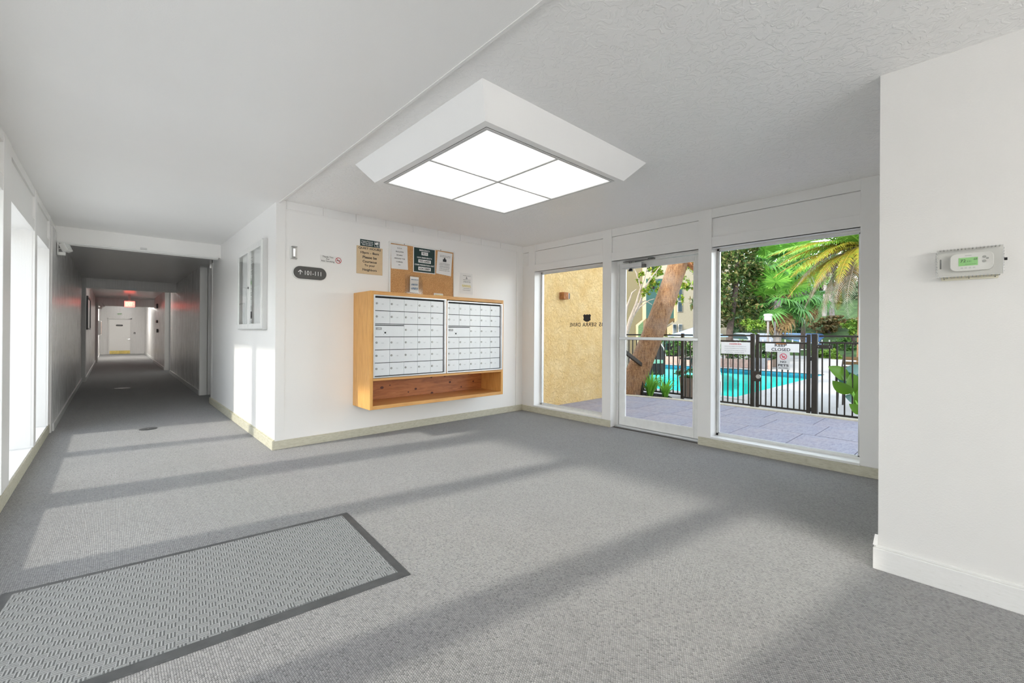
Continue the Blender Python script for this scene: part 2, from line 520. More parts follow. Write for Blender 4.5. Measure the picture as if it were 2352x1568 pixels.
def copy_tree(o, parent=None):
    c = o.copy(); C.objects.link(c)
    if parent is not None: c.parent = parent; c.matrix_parent_inverse = o.matrix_parent_inverse.copy()
    for ch in list(o.children):
        if not ch.name.startswith('number'): copy_tree(ch, c)
    return c


def box(*a): return MB().box(*a)


_fonts = {}


def text_mb(body, pos, ux, uz, height=None, width=None, bold=0.0, depth=0.0006, align='CENTER', line=1.0, mirror=False):
    """flat raised lettering: pos is the middle of the block; ux, uz its right and up directions; height = whole block height"""
    cu = bpy.data.curves.new('txt', 'FONT'); cu.body = body; cu.size = 1; cu.align_x = align; cu.offset = bold; cu.resolution_u = 3
    cu.space_line = line
    to = bpy.data.objects.new('txt', cu); C.objects.link(to)
    dg = bpy.context.evaluated_depsgraph_get(); ev = to.evaluated_get(dg); me = ev.to_mesh()
    vs = np.array([v.co[:] for v in me.vertices]) if len(me.vertices) else np.zeros((0, 3))
    fs = [tuple(p.vertices) for p in me.polygons]
    ev.to_mesh_clear(); bpy.data.objects.remove(to); bpy.data.curves.remove(cu)
    m = MB()
    if not len(vs): return m
    lo, hi = vs.min(0), vs.max(0); ext = hi - lo; mid = (lo + hi) / 2
    sx = sy = None
    if height: sy = height / ext[1]
    if width: sx = width / ext[0]
    sx = sx or sy; sy = sy or sx
    ux, uz, pos = Vector(ux), Vector(uz), Vector(pos); nn = ux.cross(uz)
    P = [pos + ux * float((v[0] - mid[0]) * sx) + uz * float((v[1] - mid[1]) * sy) + nn * depth for v in vs]
    m.add(P, fs)
    return m


def merge(*ms):
    m = MB()
    for a in ms: m.add(a.v, a.f); m.sm[-len(a.f):] = a.sm if a.f else []
    return m


# ---------------------------------------------------------------- room shell
XL, XA, YA, XB, H, HL, XT, YT = -0.53, 1.168, 4.677, 4.537, 2.452, 2.422, 2.805, 0.341
YH, YE = 8.38, 28.3
floor = struct('floor', MB().box(-.62, -4.0, -.06, XB + .02, YA + .1, 0).box(-.62, YA + .1, -.06, 1.75, 30, 0), 'carpet_loop')

# ceilings
struct('ceiling', MB().box(1.2, -4.1, H, XB + .2, YA + .12, H + .14), 'textured_ceiling_paint')
struct('ceiling_left', MB().box(-.66, -4.1, HL, 1.2, 7.62, HL + .17), 'smooth_ceiling_paint')
struct('trim_1', MB().box(1.188, -4.0, HL - .004, 1.203, YA, H), 'trim_paint')
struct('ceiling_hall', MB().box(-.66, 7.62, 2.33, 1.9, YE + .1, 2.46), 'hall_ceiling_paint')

# mailbox wall and side wall (the block with the apartment behind it)
wm = struct('wall_mailbox', MB().box(XA, YA, 0, XB + .2, YA + .12, H + .02), 'wall_paint')
obj('corner_board', MB().box(XA, YA - .008, .075, 1.254, YA + .001, H), 'trim_paint', wm, .002)
obj('corner_board', MB().box(4.40, YA - .010, .085, 4.44, YA + .001, 2.36), 'trim_paint', wm, .003)
bx0 = 1.262
for k in range(9):                                              # boards of the band under the ceiling
    x1 = bx0 + .352
    obj('frieze_board', MB().box(bx0 + .0015, YA - .009, 2.372, min(x1, 4.40) - .0015, YA + .001, H), 'trim_paint', wm, .002)
    bx0 = x1
obj('frieze_strip', MB().box(1.254, YA - .004, 2.360, 4.44, YA + .001, 2.372), 'trim_paint', wm)
ws = struct('wall_side', MB().box(XA, YA + .12, 0, XA + .12, YH, HL + .02), 'wall_paint')
obj('end_board', MB().box(XA - .004, YH - .10, .09, XA + .001, YH + .002, 2.24), 'trim_paint', ws, .002)
struct('baseboard_mailbox', MB().box(XA - .014, YA - .014, 0, XB, YA, .086), 'baseboard_paint', None, .003)
struct('baseboard_side', MB().box(XA - .022, YA - .012, 0, XA, YH + .004, .092).box(XA - .012, YA - .012, .092, XA, YH, .10), 'baseboard_paint', None, .003)

# thermostat wall block
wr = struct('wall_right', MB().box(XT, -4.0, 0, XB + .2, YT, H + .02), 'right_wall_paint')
struct('baseboard_right', MB().box(XT - .018, -4.0, .0, XT, YT + .018, .105).box(XT - .011, -4.0, .105, XT, YT + .010, .118).box(XT, YT, 0, XB, YT + .018, .105), 'white_baseboard_paint', None, .003)
struct('trim_2', MB().add([(XT - .018, YT + .018, .118), (XT, YT + .018, .118), (XT, YT, .118), (XT - .018, YT, .118), (XT - .004, YT + .012, .168), (XT, YT + .012, .168), (XT, YT, .168), (XT - .004, YT, .168)],
                         [(3, 2, 1, 0), (4, 5, 6, 7), (0, 1, 5, 4), (1, 2, 6, 5), (2, 3, 7, 6), (3, 0, 4, 7)]), 'white_baseboard_paint')

# window wall: posts, rails and recessed panels
XW = XB + .2
ww = struct('wall_window', MB().box(XB + .035, YT, 2.155, XW, YA, H + .02)            # backing over the openings
            .box(XB, 4.425, 0, XW, YA, 2.06).box(XB, 3.10, 0, XW, 3.225, 2.06).box(XB, 1.882, 0, XW, 2.015, 2.06)
            .box(XB, YT, 0, XW, .668, 2.06)
            .box(XB, 3.225, 0, XW, 4.425, .083).box(XB, .668, 0, XW, 1.882, .083)
            .box(XB, YT, 2.055, XW, YA, 2.158), 'trim_paint')
obj('top_rail', MB().box(XB, YT, 2.357, XB + .04, YA, H), 'trim_paint', ww, .002)
obj('bottom_rail', MB().box(XB - .001, YT, 2.055, XB + .04, YA, 2.157), 'trim_paint', ww, .002)
for y0, y1 in ((4.425, 4.55), (3.10, 3.228), (1.882, 2.018), (YT, .672)):
    obj('post_face', MB().box(XB - .006, y0 - .002, .086, XB + .04, y1, H), 'trim_paint', ww, .003)
obj('post_face', MB().box(XB - .002, 4.55, .086, XB + .04, YA, 2.06), 'trim_paint', ww, .002)
for y0, y1 in ((.675, 1.880), (2.02, 3.097), (3.231, 4.422), (4.553, YA)):
    obj('panel', MB().box(XB + .016, y0, 2.16, XB + .034, y1, 2.354), 'trim_paint', ww)
struct('baseboard_window', MB().box(XB - .016, 3.10, 0, XB + .001, YA, .082).box(XB - .016, YT, 0, XB + .001, 2.006, .083), 'baseboard_paint', None, .003)


def fixed_window(num, y0, y1):
    w = struct('window_%d' % num, MB().box(XB - .012, y0, .083, XW - .07, y1, .103), 'white_aluminum', None, .002)   # sill
    f = .024
    fr = MB().box(4.675, y0, .10, 4.715, y0 + f, 2.055).box(4.675, y1 - f, .10, 4.715, y1, 2.055).box(4.675, y0, 2.055 - f, 4.715, y1, 2.055).box(4.675, y0, .10, 4.715, y1, .10 + f)
    obj('window_frame', fr, 'white_aluminum', w, .002)
    obj('glazing_bead', MB().box(4.667, y0 + f, .124, 4.676, y0 + f + .010, 2.03).box(4.667, y1 - f - .010, .124, 4.676, y1 - f, 2.03).box(4.667, y0 + f, .124, 4.676, y1 - f, .134).box(4.667, y0 + f, 2.021, 4.676, y1 - f, 2.031), 'aluminum', w)
    obj('window_pane', MB().box(4.694, y0 + f, .124, 4.698, y1 - f, 2.031), 'window_glass', w)
    return w


win1 = fixed_window(1, 3.225, 4.425)
win2 = fixed_window(2, .668, 1.882)
# mirrored lettering on the outer face of the pane
uY, uZ = Vector((0, 1, 0)), Vector((0, 0, 1))
dec = thing('glass_lettering', 'dark street address lettering and shield on the window before the yellow wall', 'lettering', (4.7035, 3.60, 1.277))
obj('street_number', text_mb('135', (4.7035, 3.352, 1.277), uY, uZ, height=.052, width=.104, bold=.012), 'ink', dec)
obj('street_name', text_mb('SIERRA', (4.7035, 3.56, 1.277), uY, uZ, height=.052, width=.235, bold=.012), 'ink', dec)
obj('street_name', text_mb('DRIVE', (4.7035, 3.805, 1.277), uY, uZ, height=.052, width=.185, bold=.012), 'ink', dec)
obj('large_numeral', text_mb('1', (4.7035, 3.325, 1.366), uY, uZ, height=.085, bold=.01), 'ink', dec)
obj('shield_emblem', MB().prism([(4.7035, 3.60 + a, 1.37 + b) for a, b in ((-.066, .034), (-.04, .048), (-.02, .038), (0, .048), (.02, .038), (.04, .048), (.066, .034), (.055, .0), (.062, -.03), (.03, -.05), (0, -.056), (-.03, -.05), (-.062, -.03), (-.055, 0))], (.001, 0, 0)), 'ink', dec)

# glass door
d1 = struct('door_1', MB().box(4.66, 3.075, 0, 4.72, 3.10, 2.055).box(4.66, 2.015, 0, 4.72, 2.04, 2.055).box(4.66, 2.04, 2.03, 4.72, 3.075, 2.055), 'white_aluminum', None, .002)
obj('stile', MB().box(4.672, 2.992, .022, 4.71, 3.070, 2.024), 'white_aluminum', d1, .003)
obj('stile', MB().box(4.672, 2.045, .022, 4.71, 2.118, 2.024), 'white_aluminum', d1, .003)
obj('bottom_rail', MB().box(4.672, 2.118, .022, 4.71, 2.992, .125), 'white_aluminum', d1, .003)
obj('top_rail', MB().box(4.672, 2.118, 1.962, 4.71, 2.992, 2.024), 'white_aluminum', d1, .003)
obj('push_bar', MB().box(4.640, 2.06, 1.083, 4.668, 3.055, 1.117), 'aluminum', d1, .004)
obj('glass_bead', MB().box(4.668, 2.978, .125, 4.674, 2.992, 1.962).box(4.668, 2.118, .125, 4.674, 2.132, 1.962).box(4.668, 2.132, .125, 4.674, 2.978, .137).box(4.668, 2.132, 1.95, 4.674, 2.978, 1.962), 'ink_white', d1)
obj('door_pane', MB().box(4.69, 2.118, .125, 4.694, 2.992, 1.962), 'window_glass', d1)
cl = obj('door_closer', MB().box(4.625, 2.74, 1.962, 4.672, 3.01, 2.016), 'aluminum', d1, .004)
obj('closer_arm', MB().obox((4.63, 2.80, 2.036), (0, .19, .002), (.011, 0, 0), (0, 0, .004)).obox((4.62, 2.72, 2.030), (.03, .12, 0), (.007, -.002, 0), (0, 0, .004)).cyl((4.64, 2.90, 2.012), (4.64, 2.90, 2.044), .014, 10), 'lock_metal', cl)
obj('closer_bracket', MB().box(4.628, 2.58, 2.032, 4.662, 2.66, 2.05).box(4.632, 2.70, 1.948, 4.668, 2.745, 1.99), 'lock_metal', cl, .002)
obj('security_sensor', MB().lathe([(.028, .0), (.028, .012), (.016, .03), (.004, .034)], (4.65, 2.90, 1.922), 12), 'black_plastic', d1)
struct('trim_3', MB().box(4.60, 2.03, 0, 4.75, 3.085, .018), 'aluminum', None, .003)

# left window wall: deep openings between posts
XD = XL - .40
bays = [(.90, 1.65), (1.80, 3.03), (3.02 + .15, 4.22), (4.50, 5.755), (5.90, 6.945)]
lw = MB().box(XD, -4.1, 2.05, XL, 7.66, HL + .02).box(XD, -4.1, 0, XL, 7.66, .10)
posts = []; yy = -4.1
for a, b in bays:
    posts.append((yy, a)); yy = b
posts.append((yy, 7.66))
for a, b in posts: lw.box(XD, a, .10, XL, b, 2.05)
wl = struct('wall_left', lw, 'trim_paint')
obj('top_rail', MB().box(XL - .02, -4.0, 2.352, XL + .014, 7.6, HL), 'trim_paint', wl, .002)
obj('bottom_rail', MB().box(XL - .02, -4.0, 2.045, XL + .014, 7.6, 2.145), 'trim_paint', wl, .002)
for a, b in posts:
    obj('post_face', MB().box(XL - .03, max(a, -4.0) + .002, .104, XL + .018, min(b, 7.6) if b < 7 else 7.05, HL), 'trim_paint', wl, .003)
wn = 3
for a, b in bays:
    w = struct('window_%d' % wn, MB().box(XD, a, .095, XL + .01, b, .108), 'white_aluminum', None, .002); wn += 1
    f = .03; xg = XD + .05
    obj('window_frame', MB().box(xg - .02, a, .108, xg + .02, a + f, 2.05).box(xg - .02, b - f, .108, xg + .02, b, 2.05).box(xg - .02, a, 2.02, xg + .02, b, 2.05).box(xg - .02, a, .108, xg + .02, b, .135), 'white_aluminum', w, .002)
    obj('window_pane', MB().box(xg - .002, a + f, .135, xg + .002, b - f, 2.02), 'tinted_glass', w)
struct('baseboard_left', MB().box(XL, -4.0, 0, XL + .018, 7.2, .098), 'baseboard_paint', None, .003)

# back wall; its glazing is added out of view to let daylight in
struct('wall_back', MB().box(-.9, -4.12, 2.1, XW, -4.0, H + .02).box(-.9, -4.12, 0, -.35, -4.0, 2.1).box(2.55, -4.12, 0, XW, -4.0, 2.1), 'wall_paint')
w = struct('window_%d' % wn, MB().box(-.35, -4.08, 0, -.29, -4.03, 2.1).box(1.07, -4.08, 0, 1.13, -4.03, 2.1).box(2.49, -4.08, 0, 2.55, -4.03, 2.1).box(-.35, -4.08, 2.04, 2.55, -4.03, 2.1).box(-.35, -4.08, 0, 2.55, -4.03, .08), 'white_aluminum')
obj('window_pane', MB().box(-.29, -4.057, .08, 1.07, -4.053, 2.04), 'window_glass', w)
obj('window_pane', MB().box(1.13, -4.057, .08, 2.49, -4.053, 2.04), 'window_glass', w)

# hallway
hd = struct('wall_header', MB().box(XL - .02, 7.60, 2.232, XA, 7.74, HL + .02), 'trim_paint')
obj('header_cap', MB().box(XL, 7.585, 2.214, XA - .03, 7.62, 2.236), 'white_aluminum', hd, .003)
obj('header_track', MB().box(XL, 7.63, 2.206, XA - .03, 7.66, 2.234), 'white_aluminum', hd, .003)
obj('latch_plate', MB().box(.27, 7.575, 2.236, .335, 7.60, 2.262), 'light_grey_paint', hd, .003)
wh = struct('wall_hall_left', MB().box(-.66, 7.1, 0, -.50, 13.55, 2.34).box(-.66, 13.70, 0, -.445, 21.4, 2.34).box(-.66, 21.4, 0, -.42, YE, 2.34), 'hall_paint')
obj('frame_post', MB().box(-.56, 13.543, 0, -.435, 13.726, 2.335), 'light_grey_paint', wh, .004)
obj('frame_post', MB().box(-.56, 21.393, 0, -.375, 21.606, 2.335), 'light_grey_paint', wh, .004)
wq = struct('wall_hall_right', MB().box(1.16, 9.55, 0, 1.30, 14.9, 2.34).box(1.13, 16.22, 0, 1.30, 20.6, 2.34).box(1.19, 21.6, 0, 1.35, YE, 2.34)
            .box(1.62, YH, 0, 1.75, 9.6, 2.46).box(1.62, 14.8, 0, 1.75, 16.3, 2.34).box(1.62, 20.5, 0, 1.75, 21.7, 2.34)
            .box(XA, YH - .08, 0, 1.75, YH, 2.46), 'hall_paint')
obj('door_casing', MB().box(1.15, 9.49, 0, 1.262, 9.556, 2.30), 'trim_paint', wq, .004)
obj('door_casing', MB().box(1.272, 9.50, 0, 1.62, 9.56, 2.30), 'trim_paint', wq, .004)
obj('door_casing', MB().box(1.125, 16.15, 0, 1.22, 16.23, 2.30), 'trim_paint', wq, .004)
obj('door_casing', MB().box(1.185, 21.52, 0, 1.27, 21.6, 2.30), 'trim_paint', wq, .004)
h2 = struct('wall_header_far', MB().box(-.5, 13.55, 2.118, 1.16, 13.72, 2.34), 'hall_paint')
obj('header_cap', MB().box(-.44, 13.53, 2.096, 1.15, 13.58, 2.120), 'white_aluminum', h2, .003)
h3 = struct('wall_header_end', MB().box(-.45, 21.4, 2.06, 1.2, 21.6, 2.34), 'hall_paint')
obj('header_cap', MB().box(-.38, 21.37, 2.035, 1.19, 21.43, 2.063), 'white_aluminum', h3, .003)
for i, (x, y0, y1) in enumerate(((-.50, 7.2, 13.55), (-.445, 13.72, 21.4), (-.42, 21.6, YE))):
    struct('baseboard_hall_left_%d' % (i + 1), MB().box(x, y0, 0, x + .016, y1, .09), 'light_grey_paint', None, .003)
for i, (x, y0, y1) in enumerate(((1.16, 9.56, 14.9), (1.13, 16.22, 20.6), (1.19, 21.6, YE))):
    struct('baseboard_hall_right_%d' % (i + 1), MB().box(x - .016, y0, 0, x, y1, .09), 'light_grey_paint', None, .003)
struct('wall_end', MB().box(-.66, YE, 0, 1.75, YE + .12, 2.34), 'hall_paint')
d2 = struct('door_2', MB().box(-.17, YE - .05, 0, -.12, YE, 1.75).box(.66, YE - .05, 0, .71, YE, 1.75).box(-.17, YE - .05, 1.70, .71, YE, 1.75), 'hall_paint', None, .003)
obj('door_leaf', MB().box(-.115, YE - .035, .012, .655, YE - .005, 1.69), 'trim_paint', d2, .003)
obj('gap_strip', MB().box(-.115, YE - .030, 1.688, .655, YE - .01, 1.70), 'black_gap', d2)
obj('kick_plate', MB().box(-.09, YE - .04, .02, .645, YE - .034, .175), 'brass', d2)
hn = obj('door_handle', MB().box(.56, YE - .055, .70, .64, YE - .034, .76), 'chrome', d2, .004)
obj('lever', MB().cyl((.60, YE - .07, .73), (.50, YE - .07, .725), .012, 8), 'chrome', hn)

# ---------------------------------------------------------------- ceiling light fixture
def light_fixture(ox, oy, mat, label):
    X0, X1, Y0, Y1 = 1.372 + ox, 2.962 + ox, 1.718 + oy, 3.284 + oy
    x0, x1, y0, y1 = 1.468 + ox, 2.802 + ox, 1.812 + oy, 3.146 + oy
    zb = 2.300
    T = thing('ceiling_light', label, 'ceiling light', ((X0 + X1) / 2, (Y0 + Y1) / 2, H))
    top = [(X0, Y0, H), (X1, Y0, H), (X1, Y1, H), (X0, Y1, H)]; bot = [(x0, y0, zb), (x1, y0, zb), (x1, y1, zb), (x0, y1, zb)]
    i0, i1, j0, j1 = x0 + .05, x1 - .05, y0 + .05, y1 - .05
    inn = [(i0, j0, zb), (i1, j0, zb), (i1, j1, zb), (i0, j1, zb)]; ins = [(a, b, zb + .03) for a, b, _ in inn]
    m = MB().add(top + bot + inn + ins, [(0, 1, 5, 4), (1, 2, 6, 5), (2, 3, 7, 6), (3, 0, 4, 7), (4, 5, 9, 8), (5, 6, 10, 9), (6, 7, 11, 10), (7, 4, 8, 11), (8, 9, 13, 12), (9, 10, 14, 13), (10, 11, 15, 14), (11, 8, 12, 15), (12, 13, 14, 15)])
    obj('soffit_box', m, 'smooth_ceiling_paint', T)
    mx, my = (i0 + i1) / 2, (j0 + j1) / 2; b = .022; g = .009
    fr = MB().box(i0, j0, zb - .004, i1, j0 + b, zb + .012).box(i0, j1 - b, zb - .004, i1, j1, zb + .012).box(i0, j0 + b, zb - .004, i0 + b, j1 - b, zb + .012).box(i1 - b, j0 + b, zb - .004, i1, j1 - b, zb + .012)
    obj('light_frame', fr, 'light_grey_paint', T, .002)
    obj('gap_strip', MB().box(i0 - .003, j0 - .003, zb - .001, i0, j1, zb + .01).box(i0, j0 - .003, zb - .001, i1, j0, zb + .01), 'black_gap', T)
    obj('divider', MB().box(mx - g, j0 + b, zb - .003, mx + g, j1 - b, zb + .012), 'light_grey_paint', T)
    obj('divider', MB().box(i0 + b, my - g, zb - .003, mx - g, my + g, zb + .012).box(mx + g, my - g, zb - .003, i1 - b, my + g, zb + .012), 'light_grey_paint', T)
    for a0, a1 in ((i0 + b, mx - g), (mx + g, i1 - b)):
        for c0, c1 in ((j0 + b, my - g), (my + g, j1 - b)):
            obj('diffuser_panel', MB().box(a0, c0, zb + .002, a1, c1, zb + .006), mat, T, loc=(i0 + b, j0 + b, zb))
    return T


light_fixture(0, 0, 'light_diffuser', 'square white ceiling light of four glowing prismatic panels')
for gx_, gy_, lab in ((-.1, -3.5, 'added opal globe fill lamp at the back of the lobby nearer the window wall'), (.75, -3.5, 'added opal globe fill lamp at the back of the lobby nearer the thermostat wall')):
    T = thing('fill_globe', lab, 'fill lamp', (gx_, gy_, HL), 'added globe fill lamps at the back of the lobby')  # added lamp out of view, there to raise the lobby's light
    obj('globe', MB().lathe([(.2 * math.sin(a) + .002, 1.90 - .2 * math.cos(a)) for a in np.linspace(.05, PI - .25, 14)], (gx_, gy_, 0), 24), 'globe_fill', T)
    obj('cord', MB().cyl((gx_, gy_, 2.09), (gx_, gy_, HL if gx_ < 1.2 else H), .008, 8), 'white_plastic', T)
    obj('canopy', MB().lathe([(.05, 2.395), (.06, 2.42 if gx_ < 1.2 else 2.45)], (gx_, gy_, 0), 16), 'white_plastic', T)
for yl, lab in ((24.6, 'added round fill lamp lighting the far end of the hallway'), (14.9, 'added round fill lamp hidden just behind the second hallway header')):
    hl = thing('hall_fill_light', lab, 'ceiling light', (.40, yl, 2.33), 'added hallway fill lamps')  # added lamp, hidden from view, lifts the hallway's light
    obj('fill_dome', MB().lathe([(.16, 0), (.15, -.05), (.09, -.085), (.01, -.095)], (.40, yl, 2.328), 20), 'hall_fill_end' if yl > 20 else 'hall_fill', hl)
    obj('fill_rim', MB().lathe([(.18, 0), (.18, -.02), (.165, -.022), (.162, 0)], (.40, yl, 2.329), 20), 'white_plastic', hl)

# ---------------------------------------------------------------- mailboxes in a wooden cabinet
YC = 4.253
cab = thing('mailbox_cabinet', 'honey-coloured wooden wall cabinet holding the mailboxes above an open shelf', 'cabinet', (2.86, YA, .353))
CX0, CX1, CZ0, CZ1 = 1.947, 3.775, .353, 1.585
obj('side_panel', MB().box(CX0, YC, CZ0, CX0 + .034, YA, CZ1), 'fir_wood', cab, .002)
obj('side_panel', MB().box(CX1 - .034, YC, CZ0, CX1, YA, CZ1), 'fir_wood', cab, .002)
obj('top_panel', MB().box(CX0 + .034, YC, 1.545, CX1 - .034, YA, CZ1), 'fir_wood_rail', cab, .002)
obj('bottom_shelf', MB().box(CX0 + .034, YC, CZ0, CX1 - .034, YA - .012, .392), 'fir_wood_rail', cab, .002)
obj('middle_shelf', MB().box(CX0 + .034, YC, .650, CX1 - .034, YA - .012, .676), 'fir_wood_rail', cab, .002)
obj('middle_post', MB().box(2.872, YC + .003, .676, 2.885, YA - .012, 1.545), 'fir_wood', cab)
bk = obj('back_panel', MB().box(CX0 + .034, YA - .012, .392, CX1 - .034, YA - .001, 1.545), 'pine_back', cab)
random.seed(5)
for kx, kz, kr in ((2.28, .52, .016), (2.50, .64, .010), (2.62, .44, .008), (2.72, .47, .013), (2.94, .60, .013), (3.06, .635, .008), (3.14, .60, .012), (3.22, .515, .013), (2.95, .40, .015), (3.52, .61, .015), (3.60, .50, .010), (2.38, .54, .007), (2.10, .53, .008), (3.40, .44, .009)):
    obj('knot', MB().add([(kx + kr * 1.35 * math.cos(a), YA - .0128, kz + kr * math.sin(a)) for a in np.linspace(0, 2 * PI, 11)[:-1]], [tuple(range(10))]), 'pine_knot', bk)


def mailbox_unit(x0, x1, z0, z1, label, ajar, number):
    T = thing('mailbox_unit', label, 'mailboxes', ((x0 + x1) / 2, YC, z0), 'mailbox units in the wooden cabinet')
    f = .014
    obj('unit_frame', MB().box(x0, YC - .012, z0, x0 + f, YC + .03, z1).box(x1 - f, YC - .012, z0, x1, YC + .03, z1).box(x0 + f, YC - .012, z1 - f, x1 - f, YC + .03, z1).box(x0 + f, YC - .012, z0, x1 - f, YC + .03, z0 + f), 'aluminum', T, .0015)
    obj('unit_body', MB().box(x0 + f, YC + .022, z0 + f, x1 - f, YC + .36, z1 - f), 'black_gap', T)
    ix0, ix1, iz0, iz1 = x0 + f + .004, x1 - f - .020, z0 + f + .004, z1 - f - .016
    obj('side_channel', MB().box(x1 - f - .010, YC + .002, z0 + f, x1 - f, YC + .03, z1 - f), 'aluminum', T)
    cw, rh = (ix1 - ix0) / 5, (iz1 - iz0) / 6
    yd = YC + .004
    dm = None; n = number
    proto = None
    for r in range(6):
        zt = iz1 - r * rh
        for c in range(5):
            if r == 2 and c == 1: continue
            big = (r == 2 and c == 0)
            a0 = ix0 + c * cw + .0012; a1 = ix0 + (c + (2 if big else 1)) * cw - .0012
            b0, b1 = zt - rh + .004, zt - .002
            if big:
                d = obj('master_door', MB().box(a0, yd, b0, a1, yd + .012, b1 - .016).box(a0, yd, b1 - .007, a1, yd + .012, b1), 'mailbox_door_white', T, .001)
                obj('mail_slot', MB().box(a0 + .004, yd + .001, b1 - .0165, a1 - .004, yd + .013, b1 - .0065), 'black_gap', d)
                obj('decal', merge(MB().box(a0 + .010, yd - .0006, b0 + rh * .52, a0 + .075, yd, b0 + rh * .70)), 'ink_grey', d)
                obj('decal_lettering', text_mb('USPS', (a0 + .045, yd - .0008, b0 + rh * .61), (1, 0, 0), (0, 0, 1), height=.014, bold=.01), 'ink_white', d)
                obj('lock', MB().cyl((a0 + .115, yd - .003, b0 + rh * .30), (a0 + .115, yd + .001, b0 + rh * .30), .0095, 12), 'black_gap', d)
                for q in range(4):
                    th = PI / 4 + q * PI / 2
                    obj('rivet', MB().cyl((a0 + .115 + .024 * math.cos(th), yd - .0015, b0 + rh * .30 + .024 * math.sin(th)), (a0 + .115 + .024 * math.cos(th), yd, b0 + rh * .30 + .024 * math.sin(th)), .0025, 6), 'lock_metal', d)
                continue
            dz = Vector((a0, yd, b0))
            if proto is None:
                d = obj('mailbox_door', MB().box(a0, yd, b0, a1, yd + .012, b1), 'mailbox_door_white', T, .0012, loc=dz)
                zl = (b0 + b1) / 2 + .008
                lk = obj('lock', MB().cyl((a0 + .019, yd - .005, zl), (a0 + .019, yd + .001, zl), .0105, 14), 'lock_metal', d)
                obj('lock_core', MB().cyl((a0 + .019, yd - .0062, zl), (a0 + .019, yd - .004, zl), .0058, 10), 'lock_core', d)
                proto = d
            else:
                d = copy_tree(proto, T); d.location = dz - wloc(T)
            if (r, c) in ajar: d.rotation_euler = (0, 0, -R(4))
            nm = obj('number', text_mb('%d' % n, (a0 + .085, yd - .0004, b0 + rh * .5), (1, 0, 0), (0, 0, 1), height=.012, depth=.0003), 'ink_grey', d)
            n += 1
    return T


mailbox_unit(1.980, 2.873, .680, 1.547, 'left of the two silver mailbox units, nearer the corner of the hallway', {(4, 1)}, 101)
mailbox_unit(2.885, 3.752, .680, 1.535, 'right of the two silver mailbox units, nearer the windows', {(2, 3)}, 130)

# ---------------------------------------------------------------- things on the mailbox wall
uX = Vector((1, 0, 0))


def wtext(body, x, z, y, h=None, w=None, bold=.01, line=1.0, align='CENTER'):
    return text_mb(body, (x, y, z), uX, uZ, height=h, width=w, bold=bold, line=line, depth=.0007, align=align)


st = thing('alarm_strobe', 'white fire alarm strobe with clear lens high on the mailbox wall', 'fire alarm', (1.325, YA, 1.945))
obj('base_plate', MB().box(1.296, YA - .018, 1.880, 1.362, YA, 2.012), 'white_plastic', st, .004)
obj('strobe_lens', MB().box(1.306, YA - .05, 1.892, 1.350, YA - .018, 2.000), 'clear_plastic', st, .008)
obj('reflector', MB().box(1.316, YA - .034, 1.902, 1.342, YA - .018, 1.990), 'chrome', st, .004)
obj('end_cap', MB().box(1.303, YA - .052, 2.000, 1.353, YA - .016, 2.008).box(1.303, YA - .052, 1.884, 1.353, YA - .016, 1.892), 'grey_plastic', st, .002)


def stadium(x0, x1, z0, z1, y, n=14):
    r = (z1 - z0) / 2; zc = (z0 + z1) / 2
    return [(x1 - r + r * math.cos(a), y, zc + r * math.sin(a)) for a in np.linspace(-PI / 2, PI / 2, n)] + [(x0 + r + r * math.cos(a), y, zc + r * math.sin(a)) for a in np.linspace(PI / 2, 3 * PI / 2, n)]


T = thing('room_sign', 'dark grey rounded room number sign with an up arrow', 'sign', (1.487, YA, 1.757))
obj('sign_backing', MB().prism(stadium(1.318, 1.656, 1.684, 1.828, YA - .001), (0, -.010, 0)), 'white_plastic', T)
obj('sign_face', MB().prism(stadium(1.328, 1.648, 1.694, 1.820, YA - .011), (0, -.006, 0)), 'grey_sign', T)
obj('lettering', merge(wtext('101-111', 1.515, 1.757, YA - .017, h=.044, w=.16, bold=.0), MB().box(1.388, YA - .0178, 1.736, 1.394, YA - .017, 1.782)
    .add([(1.391, YA - .0178, 1.784), (1.369, YA - .0178, 1.762), (1.373, YA - .0178, 1.757), (1.391, YA - .0178, 1.776), (1.409, YA - .0178, 1.757), (1.413, YA - .0178, 1.762)], [(0, 1, 2, 3), (0, 3, 4, 5)])), 'ink_white', T)

T = thing('no_smoking_sign', 'small white thank-you sign with a red no smoking symbol', 'sign', (1.70, YA, 1.922))
obj('sign_plate', MB().box(1.588, YA - .003, 1.882, 1.81, YA, 1.962), 'white_plastic', T, .001)
obj('lettering', merge(wtext('Thank You\nFor\nNot Smoking', 1.668, 1.922, YA - .003, h=.066, w=.135, bold=.012)), 'ink', T)


def ring(cx, cz, y, r0, r1, n=28):
    m = MB(); a = np.linspace(0, 2 * PI, n + 1)[:-1]
    m.add([(cx + r0 * math.cos(t), y, cz + r0 * math.sin(t)) for t in a] + [(cx + r1 * math.cos(t), y, cz + r1 * math.sin(t)) for t in a], [(i, (i + 1) % n, n + (i + 1) % n, n + i) for i in range(n)])
    return m


obj('prohibition_symbol', merge(ring(1.777, 1.922, YA - .0036, .026, .032), MB().obox((1.777, YA - .0036, 1.922), (.020, 0, -.020), (.0022, 0, .0022), (0, .0004, 0))), 'ink_red', T)
obj('cigarette_symbol', MB().box(1.758, YA - .0034, 1.917, 1.796, YA - .0031, 1.924), 'ink', T)

